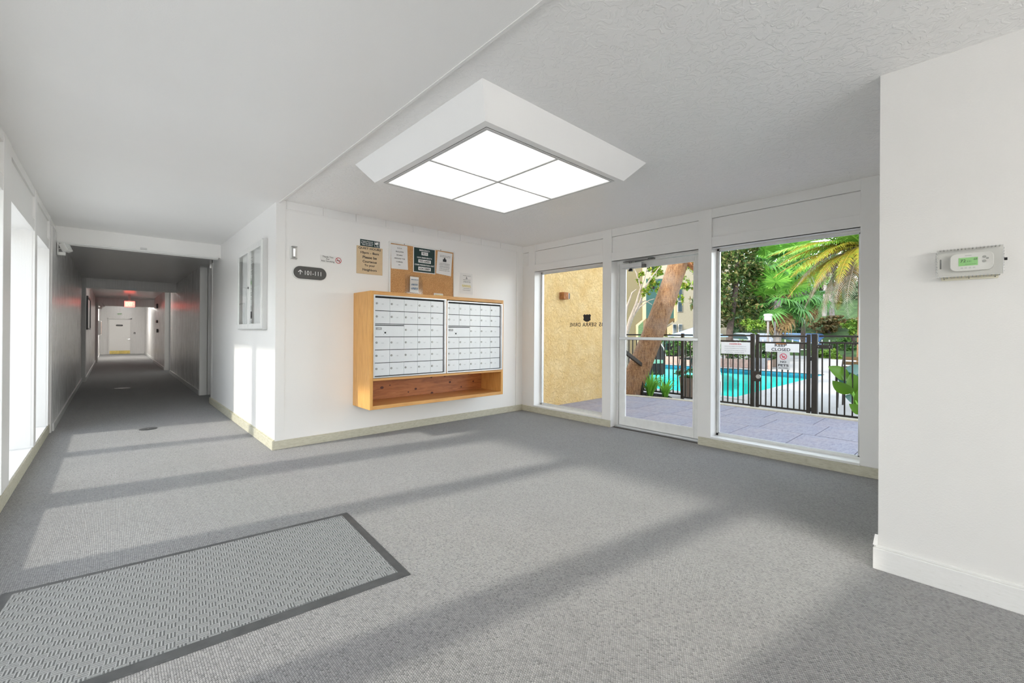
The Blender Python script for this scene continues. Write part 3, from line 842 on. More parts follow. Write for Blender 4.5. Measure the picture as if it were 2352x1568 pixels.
T = thing('security_sign', 'small dark green security camera sign above the quiet hours sign', 'sign', (2.131, YA, 2.155))
obj('sign_plate', MB().box(2.016, YA - .004, 2.118, 2.246, YA, 2.192), 'dark_green_sign', T, .001)
obj('lettering', wtext('Property Protected\nBy 24 Hour Security\nVideo Surveillance', 2.098, 2.155, YA - .004, h=.052, w=.14, bold=.015), 'ink_white', T)
cm = merge(MB().obox((2.208, YA - .0046, 2.164), (.018, 0, .004), (0, .0004, 0), (-.002, 0, .010)), MB().obox((2.216, YA - .0046, 2.140), (.004, 0, -.014), (0, .0004, 0), (.003, 0, .001)))
for a in ((2.182, 2.126, 2.185, 2.184), (2.233, 2.126, 2.236, 2.184), (2.182, 2.126, 2.236, 2.129), (2.182, 2.181, 2.236, 2.184)):
    cm.box(a[0], YA - .0048, a[1], a[2], YA - .004, a[3])
obj('camera_symbol', cm, 'ink_white', T)

T = thing('quiet_hours_sign', 'tan quiet hours sign with dark lettering left of the cork board', 'sign', (2.126, YA, 1.96))
obj('sign_plate', MB().box(1.975, YA - .008, 1.808, 2.280, YA - .0, 2.116), 'tan_sign', T, .003)
rows = (('QUIET HOURS', 2.092, .027, .262), ('10pm - 8am', 2.042, .034, .215), ('Please be', 1.995, .030, .165), ('Courteous', 1.948, .028, .165), ('To your', 1.902, .032, .125), ('Neighbors', 1.852, .034, .165))
obj('lettering', merge(*[wtext(a, 2.126, z, YA - .008, h=hh_, w=ww_, bold=.022) for a, z, hh_, ww_ in rows]), 'ink', T)

T = thing('cork_board', 'cork notice board in a white frame behind the mailbox cabinet', 'notice board', (2.82, YA, 1.60))
obj('cork_panel', MB().box(2.372, YA - .010, 1.50, 3.268, YA - .001, 2.205), 'cork', T)
obj('board_frame', MB().box(2.358, YA - .020, 1.49, 2.376, YA, 2.216).box(3.262, YA - .020, 1.49, 3.280, YA, 2.216).box(2.376, YA - .020, 2.198, 3.262, YA, 2.216).box(2.376, YA - .020, 1.49, 3.262, YA, 1.505), 'white_aluminum', T, .002)
for x in (2.55, 3.06):
    obj('screw', MB().cyl((x, YA - .023, 2.206), (x, YA - .019, 2.206), .006, 8), 'lock_metal', T)
YB = YA - .011


def paper(name, label, pts, y, cat='notice'):
    """a thin, slightly bowed sheet through four corners (x, z): bl, br, tr, tl"""
    cx_, cz_ = sum(p[0] for p in pts) / 4, sum(p[1] for p in pts) / 4
    T = thing(name, label, cat, (cx_, y, cz_))
    m = MB(); n = 6; vs = []
    for j in range(n + 1):
        for i in range(n + 1):
            s_, t_ = i / n, j / n
            x = (pts[0][0] * (1 - s_) + pts[1][0] * s_) * (1 - t_) + (pts[3][0] * (1 - s_) + pts[2][0] * s_) * t_
            z = (pts[0][1] * (1 - s_) + pts[1][1] * s_) * (1 - t_) + (pts[3][1] * (1 - s_) + pts[2][1] * s_) * t_
            vs.append((x, y - .0008 - .006 * (1 - t_) ** 2 * (.4 + .6 * s_), z))
    fs = [(j * (n + 1) + i, j * (n + 1) + i + 1, (j + 1) * (n + 1) + i + 1, (j + 1) * (n + 1) + i) for j in range(n) for i in range(n)]
    m.add(vs, fs, True)
    obj('sheet', m, 'paper', T)
    return T


T = paper('bulletin_notice', 'white printed notice at the upper left of the cork board', [(2.386, 1.902), (2.602, 1.905), (2.594, 2.190), (2.378, 2.186)], YB)
obj('lettering', merge(*[wtext(a, 2.49, z, YB - .006, h=.014, w=w_, bold=.008) for a, z, w_ in (('H.O.A.', 2.150, .062), ('BULLETIN', 2.108, .10), ('BOARD', 2.068, .075), ('AROUND THE', 2.028, .14), ('CORNER', 1.988, .085))] + [MB().box(2.475, YB - .0068, 1.952, 2.50, YB - .0062, 1.957)]), 'ink', T)

T = thing('emergency_sign', 'dark green emergency phone number sign with white border on the cork board', 'sign', (2.83, YB, 2.046))
obj('sign_border', MB().box(2.672, YB - .004, 1.890, 2.985, YB, 2.203), 'ink_white', T, .002)
obj('sign_plate', MB().box(2.682, YB - .0055, 1.899, 2.976, YB - .003, 2.192), 'dark_green_sign', T, .002)
ye = YB - .0055
obj('lettering', merge(wtext('EMERGENCY:', 2.829, 2.165, ye, h=.020, w=.15, bold=.02), wtext('NON-EMERGENCY:', 2.829, 2.075, ye, h=.018, w=.21, bold=.02), wtext('CRIME PREVENTION UNIT', 2.829, 1.985, ye, h=.018, w=.275, bold=.025)), 'ink_white', T)
obj('number_patch', MB().box(2.784, ye - .001, 2.106, 2.876, ye, 2.146).box(2.742, ye - .001, 2.013, 2.918, ye, 2.052).box(2.742, ye - .001, 1.920, 2.918, ye, 1.962), 'ink_white', T)
obj('number_lettering', merge(wtext('911', 2.829, 2.126, ye - .001, h=.026, w=.06, bold=.02), wtext('935-6400', 2.829, 2.0325, ye - .001, h=.026, w=.145, bold=.02), wtext('634-5889', 2.829, 1.941, ye - .001, h=.026, w=.145, bold=.02)), 'ink', T)


def lines(x0, x1, zs, y, h=.006, seed=1, dens=.75):
    """rows of small word-length print marks"""
    rnd_ = random.Random(seed); m = MB()
    for z in zs:
        x = x0 + rnd_.random() * .01
        while x < x1 - .008:
            w_ = min(rnd_.uniform(.008, .026), x1 - x)
            m.add([(x, y, z), (x + w_, y, z), (x + w_, y, z + h), (x, y, z + h)], [(0, 1, 2, 3)])
            x += w_ + .005
    return m


T = paper('tilted_notice', 'white notice with a dark picture, tilted, at the upper right of the cork board', [(2.998, 1.905), (3.222, 1.886), (3.248, 2.183), (3.022, 2.188)], YB)
obj('print_lines', merge(lines(3.05, 3.21, (2.135, 2.120), YB - .0075, seed=3), lines(3.04, 3.20, (2.035, 2.02, 2.0, 1.985, 1.965, 1.945), YB - .0075, seed=4)), 'ink_grey', T)
obj('picture', MB().prism([(3.098 + a, YB - .0076, 2.062 + b) for a, b in ((0, 0), (.05, 0), (.052, .03), (.036, .034), (.033, .052), (.018, .052), (.016, .034), (-.002, .03))], (0, -.0003, 0)), 'ink', T)

T = thing('leaflet_holder', 'clear plastic leaflet holder low on the cork board', 'leaflet holder', (2.672, YB, 1.64))
obj('pocket', MB().box(2.566, YB - .003, 1.600, 2.788, YB, 1.852).box(2.566, YB - .040, 1.600, 2.570, YB - .003, 1.80).box(2.784, YB - .040, 1.600, 2.788, YB - .003, 1.80).box(2.57, YB - .040, 1.600, 2.784, YB - .037, 1.80), 'clear_plastic', T)
T = paper('leaflet', 'white leaflet standing in the clear plastic holder', [(2.618, 1.640), (2.737, 1.636), (2.742, 1.828), (2.623, 1.830)], YB - .018, 'leaflet')
obj('print_lines', merge(lines(2.632, 2.73, (1.79, 1.735, 1.725), YB - .0265, .008, 8), lines(2.632, 2.725, (1.675, 1.688), YB - .0265, .010, 9)), 'ink_blue', T)
T = thing('label_strip', 'small white label on the top edge of the mailbox cabinet', 'label', (3.03, YC + .39, 1.585))
obj('label_card', MB().box(2.962, YB - .012, 1.590, 3.098, YB - .010, 1.652), 'paper', T)
obj('print_lines', lines(2.972, 3.09, (1.612, 1.626), YB - .0125, .009, 11), 'ink_yellow', T)
T = paper('wall_notice', 'white notice with yellow lines taped to the wall right of the cork board', [(3.375, 1.680), (3.586, 1.672), (3.584, 1.953), (3.374, 1.951)], YA - .001)
obj('print_lines', merge(lines(3.42, 3.55, (1.915, 1.862, 1.842, 1.828, 1.745, 1.722), YA - .0075, .006, 12), MB().prism([(3.465 + a, YA - .0076, 1.876 + b) for a, b in ((0, 0), (.034, 0), (.024, .014), (.020, .03), (.010, .03), (.010, .014))], (0, -.0003, 0))), 'ink_grey', T)
obj('highlighted_lines', lines(3.405, 3.56, (1.785, 1.768), YA - .0075, .009, 13), 'ink_yellow', T)

# ---------------------------------------------------------------- glazed notice case on the side wall
XF = 1.112
case = thing('display_case', 'shallow aluminium notice case with two glass doors on the white wall', 'display case', (XA, 5.50, 1.66))
CY0, CY1, CZa, CZb = 4.965, 6.13, 1.178, 2.108
obj('case_body', MB().box(XF + .010, CY0, CZa, XA, CY0 + .018, CZb).box(XF + .010, CY1 - .018, CZa, XA, CY1, CZb).box(XF + .010, CY0 + .018, CZb - .018, XA, CY1 - .018, CZb).box(XF + .010, CY0 + .018, CZa, XA, CY1 - .018, CZa + .018), 'light_grey_paint', case, .002)
obj('case_back', MB().box(XA - .008, CY0 + .018, CZa + .018, XA - .002, CY1 - .018, CZb - .018), 'paper', case)
ym = (CY0 + CY1) / 2
for a, b in ((CY0 + .008, ym - .004), (ym + .004, CY1 - .008)):
    f = .045
    d = obj('case_door', MB().box(XF, a, CZa + .008, XF + .014, a + f, CZb - .008).box(XF, b - f, CZa + .008, XF + .014, b, CZb - .008).box(XF, a + f, CZb - .07, XF + .014, b - f, CZb - .008).box(XF, a + f, CZa + .008, XF + .014, b - f, CZa + .062), 'white_aluminum', case, .002)
    obj('door_pane', MB().box(XF + .006, a + f, CZa + .062, XF + .009, b - f, CZb - .07), 'window_glass', d)
lkc = obj('case_lock', MB().cyl((XF - .010, ym - .02, 1.64), (XF, ym - .02, 1.64), .012, 10), 'lock_metal', case)
uYm = Vector((0, -1, 0))
docs = [(5.62, 1.62, 'topmost printed sheet in the far door of the notice case', 1.90, .17, .24), (5.66, 1.60, 'sheet with a green mark in the far door of the notice case', 1.63, .18, .30), (5.64, 1.59, 'sheet with a dark photo at the bottom of the far case door', 1.34, .17, .26),
        (5.14, 1.60, 'upper printed sheet in the near door of the notice case', 1.86, .20, .30), (5.15, 1.60, 'long printed sheet below in the near door of the notice case', 1.47, .20, .42)]
for i, (y, _, lab, z, w_, h_) in enumerate(docs):
    T = thing('posted_sheet', lab, 'notice', (XA - .008, y, z), 'papers in the notice case')
    obj('sheet', MB().box(XA - .0105, y - w_ / 2, z - h_ / 2, XA - .0085, y + w_ / 2, z + h_ / 2), 'ink_white', T)
    rr = random.Random(40 + i); m = MB(); zz = z + h_ / 2 - .03
    while zz > z - h_ / 2 + .02:
        w2 = rr.uniform(.5, .9) * w_ * .42
        m.add([(XA - .0108, y + w2, zz), (XA - .0108, y - w2, zz), (XA - .0108, y - w2, zz + .006), (XA - .0108, y + w2, zz + .006)], [(0, 1, 2, 3)])
        zz -= rr.choice((.016, .016, .03))
    obj('print_lines', m, 'ink_grey', T)
    if i == 1: obj('green_mark', MB().box(XA - .0112, y - .05, z + .06, XA - .0108, y + .05, z + .10), 'ink_green', T)
    if i == 2: obj('photo_print', MB().box(XA - .0112, y - .06, z - .03, XA - .0108, y + .06, z + .04), 'ink', T)

# ---------------------------------------------------------------- thermostat under a clear guard
T = thing('thermostat', 'white digital thermostat with a green screen on the near wall', 'thermostat', (XT, .032, 1.485))


def rrect(y0, y1, z0, z1, r, x, n=5):
    out = []
    for cy, cz, a0 in ((y1 - r, z1 - r, 0), (y0 + r, z1 - r, PI / 2), (y0 + r, z0 + r, PI), (y1 - r, z0 + r, 3 * PI / 2)):
        out += [(x, cy + r * math.cos(a0 + k * PI / 2 / n), cz + r * math.sin(a0 + k * PI / 2 / n)) for k in range(n + 1)]
    return out


obj('thermostat_body', MB().prism(rrect(-.040, .093, 1.447, 1.528, .022, XT - .001), (-.024, 0, 0)), 'white_plastic', T, .003)
obj('screen', MB().box(XT - .0258, .007, 1.470, XT - .024, .066, 1.506), 'lcd_green', T)
scr = merge(text_mb('72', (XT - .0258, .052, 1.492), uYm, uZ, height=.013, depth=.0004), text_mb('3:21', (XT - .0258, .034, 1.489), uYm, uZ, height=.006, depth=.0004), text_mb('68', (XT - .0258, .014, 1.497), uYm, uZ, height=.008, depth=.0004), text_mb('Following Schedule', (XT - .0258, .028, 1.476), uYm, uZ, height=.004, width=.034, depth=.0004))
obj('screen_digits', scr, 'ink', T)
obj('maker_mark', MB().box(XT - .0253, .026, 1.514, XT - .025, .046, 1.5155), 'ink_grey', T)
for y, z, r in ((-.012, 1.504, .0062), (-.012, 1.486, .0062), (-.021, 1.497, .0048)):
    obj('button', MB().prism([(XT - .0248, y + r * math.cos(a), z + r * .85 * math.sin(a)) for a in np.linspace(0, 2 * PI, 17)[:-1]], (-.0018, 0, 0)), 'grey_plastic', T)
for y in (.0555, .0435, .031, .0185):
    obj('button', MB().prism([(XT - .0248, y + .0044 * math.cos(a), 1.4605 + .0032 * math.sin(a)) for a in np.linspace(0, 2 * PI, 13)[:-1]], (-.0016, 0, 0)), 'light_grey_paint', T)
G = thing('thermostat_guard', 'clear ribbed plastic guard box locked over the thermostat', 'guard cover', (XT, .033, 1.485))
gx = XT - .052
a0, a1, z0, z1 = -.066, .134, 1.424, 1.545
obj('guard_box', MB().box(gx, a0, z0, gx + .003, a1, z1).box(gx + .003, a0, z0, XT, a0 + .003, z1).box(gx + .003, a1 - .003, z0, XT, a1, z1).box(gx + .003, a0, z1 - .003, XT, a1, z1).box(gx + .003, a0, z0, XT, a1, z0 + .003), 'clear_plastic', G, .002)
rb = MB()
for k in range(17):
    y = a0 + .010 + k * (a1 - a0 - .02) / 16
    rb.box(gx + .006, y - .002, z1, XT - .004, y + .002, z1 + .003).box(gx + .006, y - .002, z0 - .003, XT - .004, y + .002, z0)
for k in range(9):
    z = z0 + .012 + k * (z1 - z0 - .024) / 8
    rb.box(gx + .006, a1, z - .002, XT - .004, a1 + .003, z + .002).box(gx + .006, a0 - .003, z - .002, XT - .004, a0, z + .002)
obj('guard_ribs', rb, 'grey_plastic', G)
obj('guard_base', MB().prism(rrect(a0 + .012, a1 - .012, z0 - .014, z0 + .002, .005, XT), (-.008, 0, 0)), 'cream_plastic', G)
obj('guard_flange', MB().prism(rrect(a0 - .003, a1 + .003, z0 - .002, z1 + .003, .012, XT), (-.003, 0, 0)), 'white_plastic', G)
obj('edge_bead', MB().tube([(gx, a0, z0), (gx, a1, z0), (gx, a1, z1), (gx, a0, z1), (gx, a0, z0)], .0016, 6), 'light_grey_paint', G)
for y in (a0 + .022, (a0 + a1) / 2, a1 - .022):
    obj('screw', MB().cyl((XT - .0095, y, z0 - .008), (XT - .007, y, z0 - .008), .0018, 8), 'black_plastic', G)
obj('hinge_clip', MB().box(gx + .014, a1 - .014, 1.462, gx + .022, a1 - .009, 1.505), 'lock_metal', G)
obj('guard_lock', MB().cyl((XT - .028, a0 - .012, 1.487), (XT - .028, a0 - .001, 1.487), .006, 12), 'black_plastic', G)

# ---------------------------------------------------------------- floor things
mat_c = [(-.353, 2.900), (-.448, 1.985), (1.056, 1.843), (1.113, 2.746)]
T = thing('entrance_mat', 'grey ribbed entrance mat with a dark rubber border on the carpet', 'door mat', (.35, 2.36, 0))
pin = [Vector((p[0], p[1], 0)) for p in mat_c]; cc = sum(pin, Vector()) / 4
inn = []
for i in range(4):
    p, a, b = pin[i], pin[i - 1], pin[(i + 1) % 4]
    inn.append(p + (a - p).normalized() * .045 + (b - p).normalized() * .045)
ang = math.atan2(pin[3].y - pin[0].y, pin[3].x - pin[0].x)
m = MB().add([(p.x, p.y, .001) for p in pin] + [(p.x + (cc.x - p.x) * .01, p.y + (cc.y - p.y) * .01, .006) for p in pin] + [(p.x, p.y, .009) for p in inn],
             [(i, (i + 1) % 4, 4 + (i + 1) % 4, 4 + i) for i in range(4)] + [(4 + i, 4 + (i + 1) % 4, 8 + (i + 1) % 4, 8 + i) for i in range(4)] + [(8, 9, 10, 11)])
obj('rubber_border', m, 'mat_rubber', T)
pile = MB().add([(p.x, p.y, .009) for p in inn] + [(p.x + (cc.x - p.x) * .008, p.y + (cc.y - p.y) * .008, .0125) for p in inn], [(i, (i + 1) % 4, 4 + (i + 1) % 4, 4 + i) for i in range(4)] + [(4, 5, 6, 7)])
po = obj('pile_panel', pile, 'mat_ribs', T)
mi = Matrix.Rotation(-ang, 4, 'Z'); po.data.transform(mi); po.rotation_euler = (0, 0, ang)
for name, lab, x, y, r in (('floor_cover', 'dark round cover plate on the carpet at the hallway mouth', .318, 6.645, .085), ('floor_cover', 'dark cover plate on the carpet farther down the hallway', .15, 11.6, .13)):
    T = thing(name, lab, 'floor cover', (x, y, 0), 'cover plates in the carpet')
    obj('cover_disc', MB().lathe([(r, 0), (r, .003), (r * .93, .005), (.001, .005)], (x, y, .0005), 24), 'mat_rubber', T)
    obj('screw', MB().cyl((x, y, .005), (x, y, .0065), .008, 8), 'lock_metal', T)

# ---------------------------------------------------------------- hallway things
def flood(x, y, z, s, label):
    T = thing('emergency_light', label, 'emergency light', (x, y, z), 'white emergency lights on the left hallway wall')
    obj('back_plate', MB().box(x, y - .06 * s, z - .085 * s, x + .012 * s, y + .06 * s, z + .075 * s), 'white_plastic', T, .003)
    ax = Vector((.80, -.45, .40)).normalized(); bx_ = Vector((.35, .89, 0)).normalized(); bx_ = (bx_ - ax * bx_.dot(ax)).normalized(); cx2 = ax.cross(bx_)
    c0 = Vector((x + .075 * s, y - .03 * s, z + .015 * s))
    obj('lamp_head', MB().obox(c0, ax * .028 * s, bx_ * .055 * s, cx2 * .055 * s), 'white_plastic', T, .008)
    l2 = obj('lamp_lens', MB().obox(c0 + ax * .029 * s, ax * .003 * s, bx_ * .046 * s, cx2 * .046 * s), 'ink_white', T, .003)
    rb_ = MB()
    for k in (-1, 0, 1): rb_.obox(c0 + ax * .033 * s + bx_ * k * .026 * s, ax * .002 * s, bx_ * .004 * s, cx2 * .044 * s)
    obj('lens_rib', rb_, 'light_grey_paint', T)
    obj('battery_box', MB().box(x + .012 * s, y - .045 * s, z - .085 * s, x + .075 * s, y + .03 * s, z - .045 * s), 'white_plastic', T, .004)
    obj('arm', MB().tube([(x + .01 * s, y, z), c0 - ax * .02 * s], .011 * s, 8), 'white_plastic', T)
    return T


flood(-.495, 7.62, 2.150, .95, 'white twin emergency light at the hallway mouth under the header')
flood(-.375, 21.30, 2.03, 1.3, 'small white emergency light far down the hallway by the third header')

T = thing('exit_sign', 'glowing red exit sign hanging from the hallway ceiling', 'exit sign', (.41, 19.0, 2.33))
obj('sign_box', MB().box(.285, 18.99, 1.925, .545, 19.03, 2.118), 'exit_red', T, .004)
obj('lettering', merge(text_mb('EXIT', (.405, 18.989, 2.02), uX, uZ, height=.125, width=.185, bold=.03), MB().add([(.512, 18.988, 2.045), (.512, 18.988, 1.995), (.538, 18.988, 2.02)], [(0, 1, 2)])), 'exit_letters', T)
obj('hanger', MB().box(.38, 19.0, 2.118, .44, 19.02, 2.33), 'white_plastic', T)
T = thing('white_exit_sign', 'small white sign above the door at the end of the hallway', 'sign', (.262, YE, 1.945))
obj('sign_plate', MB().box(.15, YE - .02, 1.885, .372, YE, 2.01), 'ink_white', T, .003)
obj('lettering', text_mb('EXIT', (.262, YE - .02, 1.947), uX, uZ, height=.075, width=.15, bold=.03), 'ink_green', T)
T = thing('door_number_sign', 'dark rounded sign on the white door at the hallway end', 'sign', (.25, YE - .036, 1.395))
obj('sign_face', MB().prism(stadium(.125, .38, 1.355, 1.435, YE - .036), (0, -.006, 0)), 'grey_sign', T)
obj('lettering', text_mb('STORAGE', (.252, YE - .042, 1.395), uX, uZ, height=.028, width=.15), 'ink_grey', T)
T = thing('card_reader', 'small dark card reader beside the door at the hallway end', 'card reader', (.81, YE, 1.02))
obj('reader_body', MB().box(.775, YE - .02, .975, .845, YE, 1.065), 'black_plastic', T, .006)
obj('reader_face', MB().box(.787, YE - .022, .988, .833, YE - .019, 1.03), 'grey_plastic', T, .003)
T = thing('framed_board', 'black framed board hung on the left wall of the hallway', 'framed board', (-.445, 14.4, 1.56))
obj('board_frame', MB().box(-.445, 13.76, 1.17, -.405, 13.80, 1.94).box(-.445, 15.40, 1.17, -.405, 15.44, 1.94).box(-.445, 13.80, 1.90, -.405, 15.40, 1.94).box(-.445, 13.80, 1.17, -.405, 15.40, 1.21), 'black_plastic', T, .004)
obj('board_panel', MB().box(-.445, 13.80, 1.21, -.425, 15.40, 1.90), 'light_grey_paint', T)
T = thing('wall_cabinet', 'dull pink fire hose cabinet on the left wall near the hallway end', 'cabinet', (-.42, 24.0, 1.2))
obj('cabinet_body', MB().box(-.42, 23.6, .97, -.33, 24.4, 1.53), 'light_grey_paint', T, .006)
obj('cabinet_door', MB().box(-.33, 23.64, 1.0, -.322, 24.36, 1.50), 'planter_brick', T, .004)
for nm, lab, y, z, w_, h_ in (('alarm_horn', 'dark box highest on the right hallway wall past the exit sign', 18.9, 1.985, .28, .15), ('call_point', 'smallest dark box, middle of three on the right hallway wall', 18.9, 1.462, .18, .09), ('switch_box', 'dark box lowest of three on the right hallway wall', 18.7, 1.15, .22, .12)):
    T = thing(nm, lab, 'wall box', (1.13, y, z))
    obj('box_body', MB().box(1.085, y - w_ / 2, z - h_ / 2, 1.13, y + w_ / 2, z + h_ / 2), 'black_plastic', T, .006)
    obj('box_face', MB().box(1.082, y - w_ / 3, z - h_ / 3, 1.086, y + w_ / 3, z + h_ / 3), 'ink_red' if nm == 'call_point' else 'grey_sign', T, .002)

# ================================================================ outdoors
GZ = -.12
struct('ground_outside', MB().box(4.76, -8, -.30, 7.49, 60, -.14).box(34, -12, -.30, 60, 60, -.14), 'path_concrete')
struct('ground_forecourt', MB().box(-40, -30, -.30, -.94, 40, -.05).box(-.94, -30, -.30, 4.7, -4.1, -.05), 'pale_concrete')
# flat roof of this building (its shadow lies over the walkway and the near deck)
struct('roof', MB().box(-.94, -4.12, 2.62, 4.78, 34, 3.35), 'beige_wall')

struct('wall_sky_block', MB().box(-14.3, -30, -.05, -14, 40, 2.9), 'olive_wall')  # unseen wall added to block the low sky from the left windows

# walkway of large slate tiles, each its own piece
wk = struct('walkway', MB().box(4.74, -1.5, -.14, 7.50, 4.72, -.036), 'tile_grout')
rows = [(4.745, 5.312), (5.312, 6.050), (6.050, 6.785), (6.785, 7.46)]
tile_me = {}
random.seed(3)
for i, (x0, x1) in enumerate(rows):
    y = -1.6 + (0, .055, -.065, .11)[i]
    off = y
    while off < 4.70:
        a, b = max(off, -1.5), min(off + .595, 4.70)
        if b - a > .05:
            g = .0045
            key = (i, round(b - a, 3))
            if key not in tile_me:
                t0 = obj('tile', MB().box(x0 + g, a + g, -.037, x1 - g, b - g, -.02), 'slate_tile', wk, 0, loc=(x0, a, -.037))
                tile_me[key] = t0
            else:
                t0 = tile_me[key].copy(); C.objects.link(t0); t0.location = Vector((x0, a, -.037)) - wloc(wk)
            t0.location.z += random.uniform(-.0015, .001)
        off += .595
cpts = [(7.66, -1.5), (7.575, 1.11), (7.52, 2.9), (7.42, 3.8), (7.22, 4.55), (7.10, 4.72)]
m = MB()
for (xa, ya_), (xb_, yb_) in zip(cpts[:-1], cpts[1:]):
    m.prism([(xa - .05, ya_, -.14), (xa + .05, ya_, -.14), (xb_ + .05, yb_, -.14), (xb_ - .05, yb_, -.14)], (0, 0, .135))
struct('trim_4', m, 'curb_stone', None, .004)
m = MB().add([(7.40, -1.5, -.03), (7.62, -1.5, -.03), (7.54, 1.11, -.03), (7.49, 2.9, -.03), (7.40, 3.7, -.03), (7.40, -1.5, -.03)], [(0, 1, 2, 3, 4)])
obj('edge_tile', m, 'slate_tile', wk)

# stuccoed wall on the left of the walkway
wy = struct('wall_yellow', MB().box(XW, 4.70, -.14, 6.90, 4.95, 3.6), 'yellow_stucco')
T = thing('alarm_bell_box', 'small brown alarm box with a red and white front on the yellow wall', 'alarm box', (5.46, 4.70, 1.77))
obj('box_body', MB().box(5.40, 4.60, 1.715, 5.52, 4.70, 1.83), 'husk', T, .006)
obj('box_face', MB().box(5.52, 4.606, 1.722, 5.532, 4.694, 1.824), 'ink_white', T, .004)
obj('red_mark', MB().box(5.532, 4.63, 1.745, 5.535, 4.675, 1.80), 'ink_red', T)
obj('lens', MB().box(5.53, 4.606, 1.725, 5.56, 4.632, 1.82), 'black_plastic', T, .004)

# pool deck with the pool let into it
PX0, PX1, PY0, PY1 = 9.28, 16.9, 3.36, 9.6
dk = MB()
for a in ((7.5, -12, PX0, 40), (PX1, -12, 34, 40), (PX0, -12, PX1, PY0), (PX0, PY1, PX1, 40)):
    dk.box(a[0], a[1], -.30, a[2], a[3], GZ)
deck = struct('pool_deck', dk, 'pool_deck_concrete')
for yj in (1.2, -.8):
    obj('deck_joint', MB().box(8.4, yj, GZ - .002, 30, yj + .02, GZ + .002), 'tile_grout', deck)
pool = thing('swimming_pool', 'turquoise swimming pool behind the black fence', 'pool', ((PX0 + PX1) / 2, (PY0 + PY1) / 2, GZ))
obj('pool_basin', MB().box(PX0, PY0, -1.45, PX1, PY1, -1.35).box(PX0, PY0, -1.35, PX0 + .02, PY1, GZ - .02).box(PX1 - .02, PY0, -1.35, PX1, PY1, GZ - .02).box(PX0, PY0, -1.35, PX1, PY0 + .02, GZ - .02).box(PX0, PY1 - .02, -1.35, PX1, PY1, GZ - .02), 'pool_plaster', pool)
obj('pool_step', MB().box(PX0 + .9, PY0 + .02, -.62, PX0 + 2.0, PY1 - .02, -.50), 'pool_plaster_pale', pool)
obj('water_surface', MB().add([(PX0 + .02, PY0 + .02, -.215), (PX1 - .02, PY0 + .02, -.215), (PX1 - .02, PY1 - .02, -.215), (PX0 + .02, PY1 - .02, -.215)], [(0, 1, 2, 3)]), 'pool_water', pool)
for k in range(40):                                             # waterline tiles on the far side, the first of them singly
    y = PY0 + .03 + k * .155
    obj('waterline_tile', MB().box(PX1 - .032, y, -.30, PX1 - .018, y + .148, -.135), 'pool_tile_blue', pool)
for k in range(24):
    x = PX1 - .2 - k * .31
    obj('waterline_tile', MB().box(x, PY1 - .032, -.30, x + .30, PY1 - .018, -.135), 'pool_tile_blue', pool)
cs = MB()
for a in ((PX0 - .28, PY0 - .28, PX0, PY1 + .28), (PX1, PY0 - .28, PX1 + .28, PY1 + .28), (PX0, PY0 - .28, PX1, PY0), (PX0, PY1, PX1, PY1 + .28)):
    cs.box(a[0], a[1], GZ - .03, a[2], a[3], GZ + .012)
obj('coping', cs, 'pool_deck_concrete', pool, .01)
hr = [Vector((9.6, 3.75, -.6)), Vector((9.75, 3.85, .05)), Vector((9.9, 3.95, .52)), Vector((10.4, 4.15, .66)), Vector((13.0, 5.0, .1)), Vector((13.3, 5.1, -.7))]
T = thing('pool_handrail', 'slanting metal handrail running down into the turquoise water', 'handrail', (11.2, 4.3, -.2))
p0, p1 = atz(1676, 911, -.15), atz(1717, 850, -.15)
obj('rail_tube', MB().tube([(10.05, 3.95, -.9), (10.05, 3.95, .10), (10.15, 4.0, .22), (11.6, 4.62, .30), (12.1, 4.82, -.9)], .022, 10), 'chrome', T)

# fence along the walkway
FX = 8.10
picket = None


def fence_panel(name, label, ya, yb, pickets, posts, rails, bottom):
    T = thing(name, label, 'fence', (FX, (ya + yb) / 2, GZ), 'black metal pool fence panels')
    for y, w_ in posts:
        obj('post', MB().box(FX - w_ / 2, y - w_ / 2, GZ, FX + w_ / 2, y + w_ / 2, 1.17), 'dark_steel', T, .003)
    for z in rails:
        obj('rail', MB().box(FX - .016, ya, z - .014, FX + .016, yb, z + .014), 'dark_steel', T, .002)
    first = None
    for y in pickets:
        if first is None:
            first = obj('picket', MB().box(FX - .009, y - .009, bottom, FX + .009, y + .009, rails[1]), 'dark_steel', T, loc=(FX, y, GZ))
        else:
            c = first.copy(); C.objects.link(c); c.parent = T; c.location = Vector((FX, y, GZ)) - wloc(T)
    return T


fence_panel('fence_panel', 'black fence panel seen through the glass door behind the palm trunk', 3.90, 5.6, [3.996 + .0905 * k for k in range(17)], [(3.90, .05)], (1.135, 1.035, -.01), -.02)
fence_panel('fence_panel', 'black fence panel with the long white notice, left of the gate', 2.66, 3.875, [2.716 + .0862 * k for k in range(14)], [(2.655, .058)], (1.138, 1.038, -.06), -.06)
fence_panel('fence_panel', 'black fence panel right of the gate by the broad leaved plant', -1.0, 1.70, [1.66 - .0935 * k for k in range(28)], [(1.757, .075)], (1.138, 1.038, -.06), -.06)
gt = thing('pool_gate', 'black metal pool gate hung between two posts', 'gate', (FX, 2.2, GZ))
for y in (2.578, 1.84):
    obj('stile', MB().box(FX - .025, y - .025, -.08, FX + .025, y + .025, 1.165), 'dark_steel', gt, .003)
for z in (1.131, 1.024, -.05):
    obj('rail', MB().box(FX - .016, 1.865, z - .014, FX + .016, 2.553, z + .014), 'dark_steel', gt, .002)
pk = None
for y in (2.525, 2.448, 2.366, 2.285, 2.206, 2.125, 2.039, 1.96, 1.895):
    if pk is None: pk = obj('picket', MB().box(FX - .009, y - .009, -.05, FX + .009, y + .009, 1.024), 'dark_steel', gt, loc=(FX, y, GZ))
    else:
        c = pk.copy(); C.objects.link(c); c.parent = gt; c.location = Vector((FX, y, GZ)) - wloc(gt)
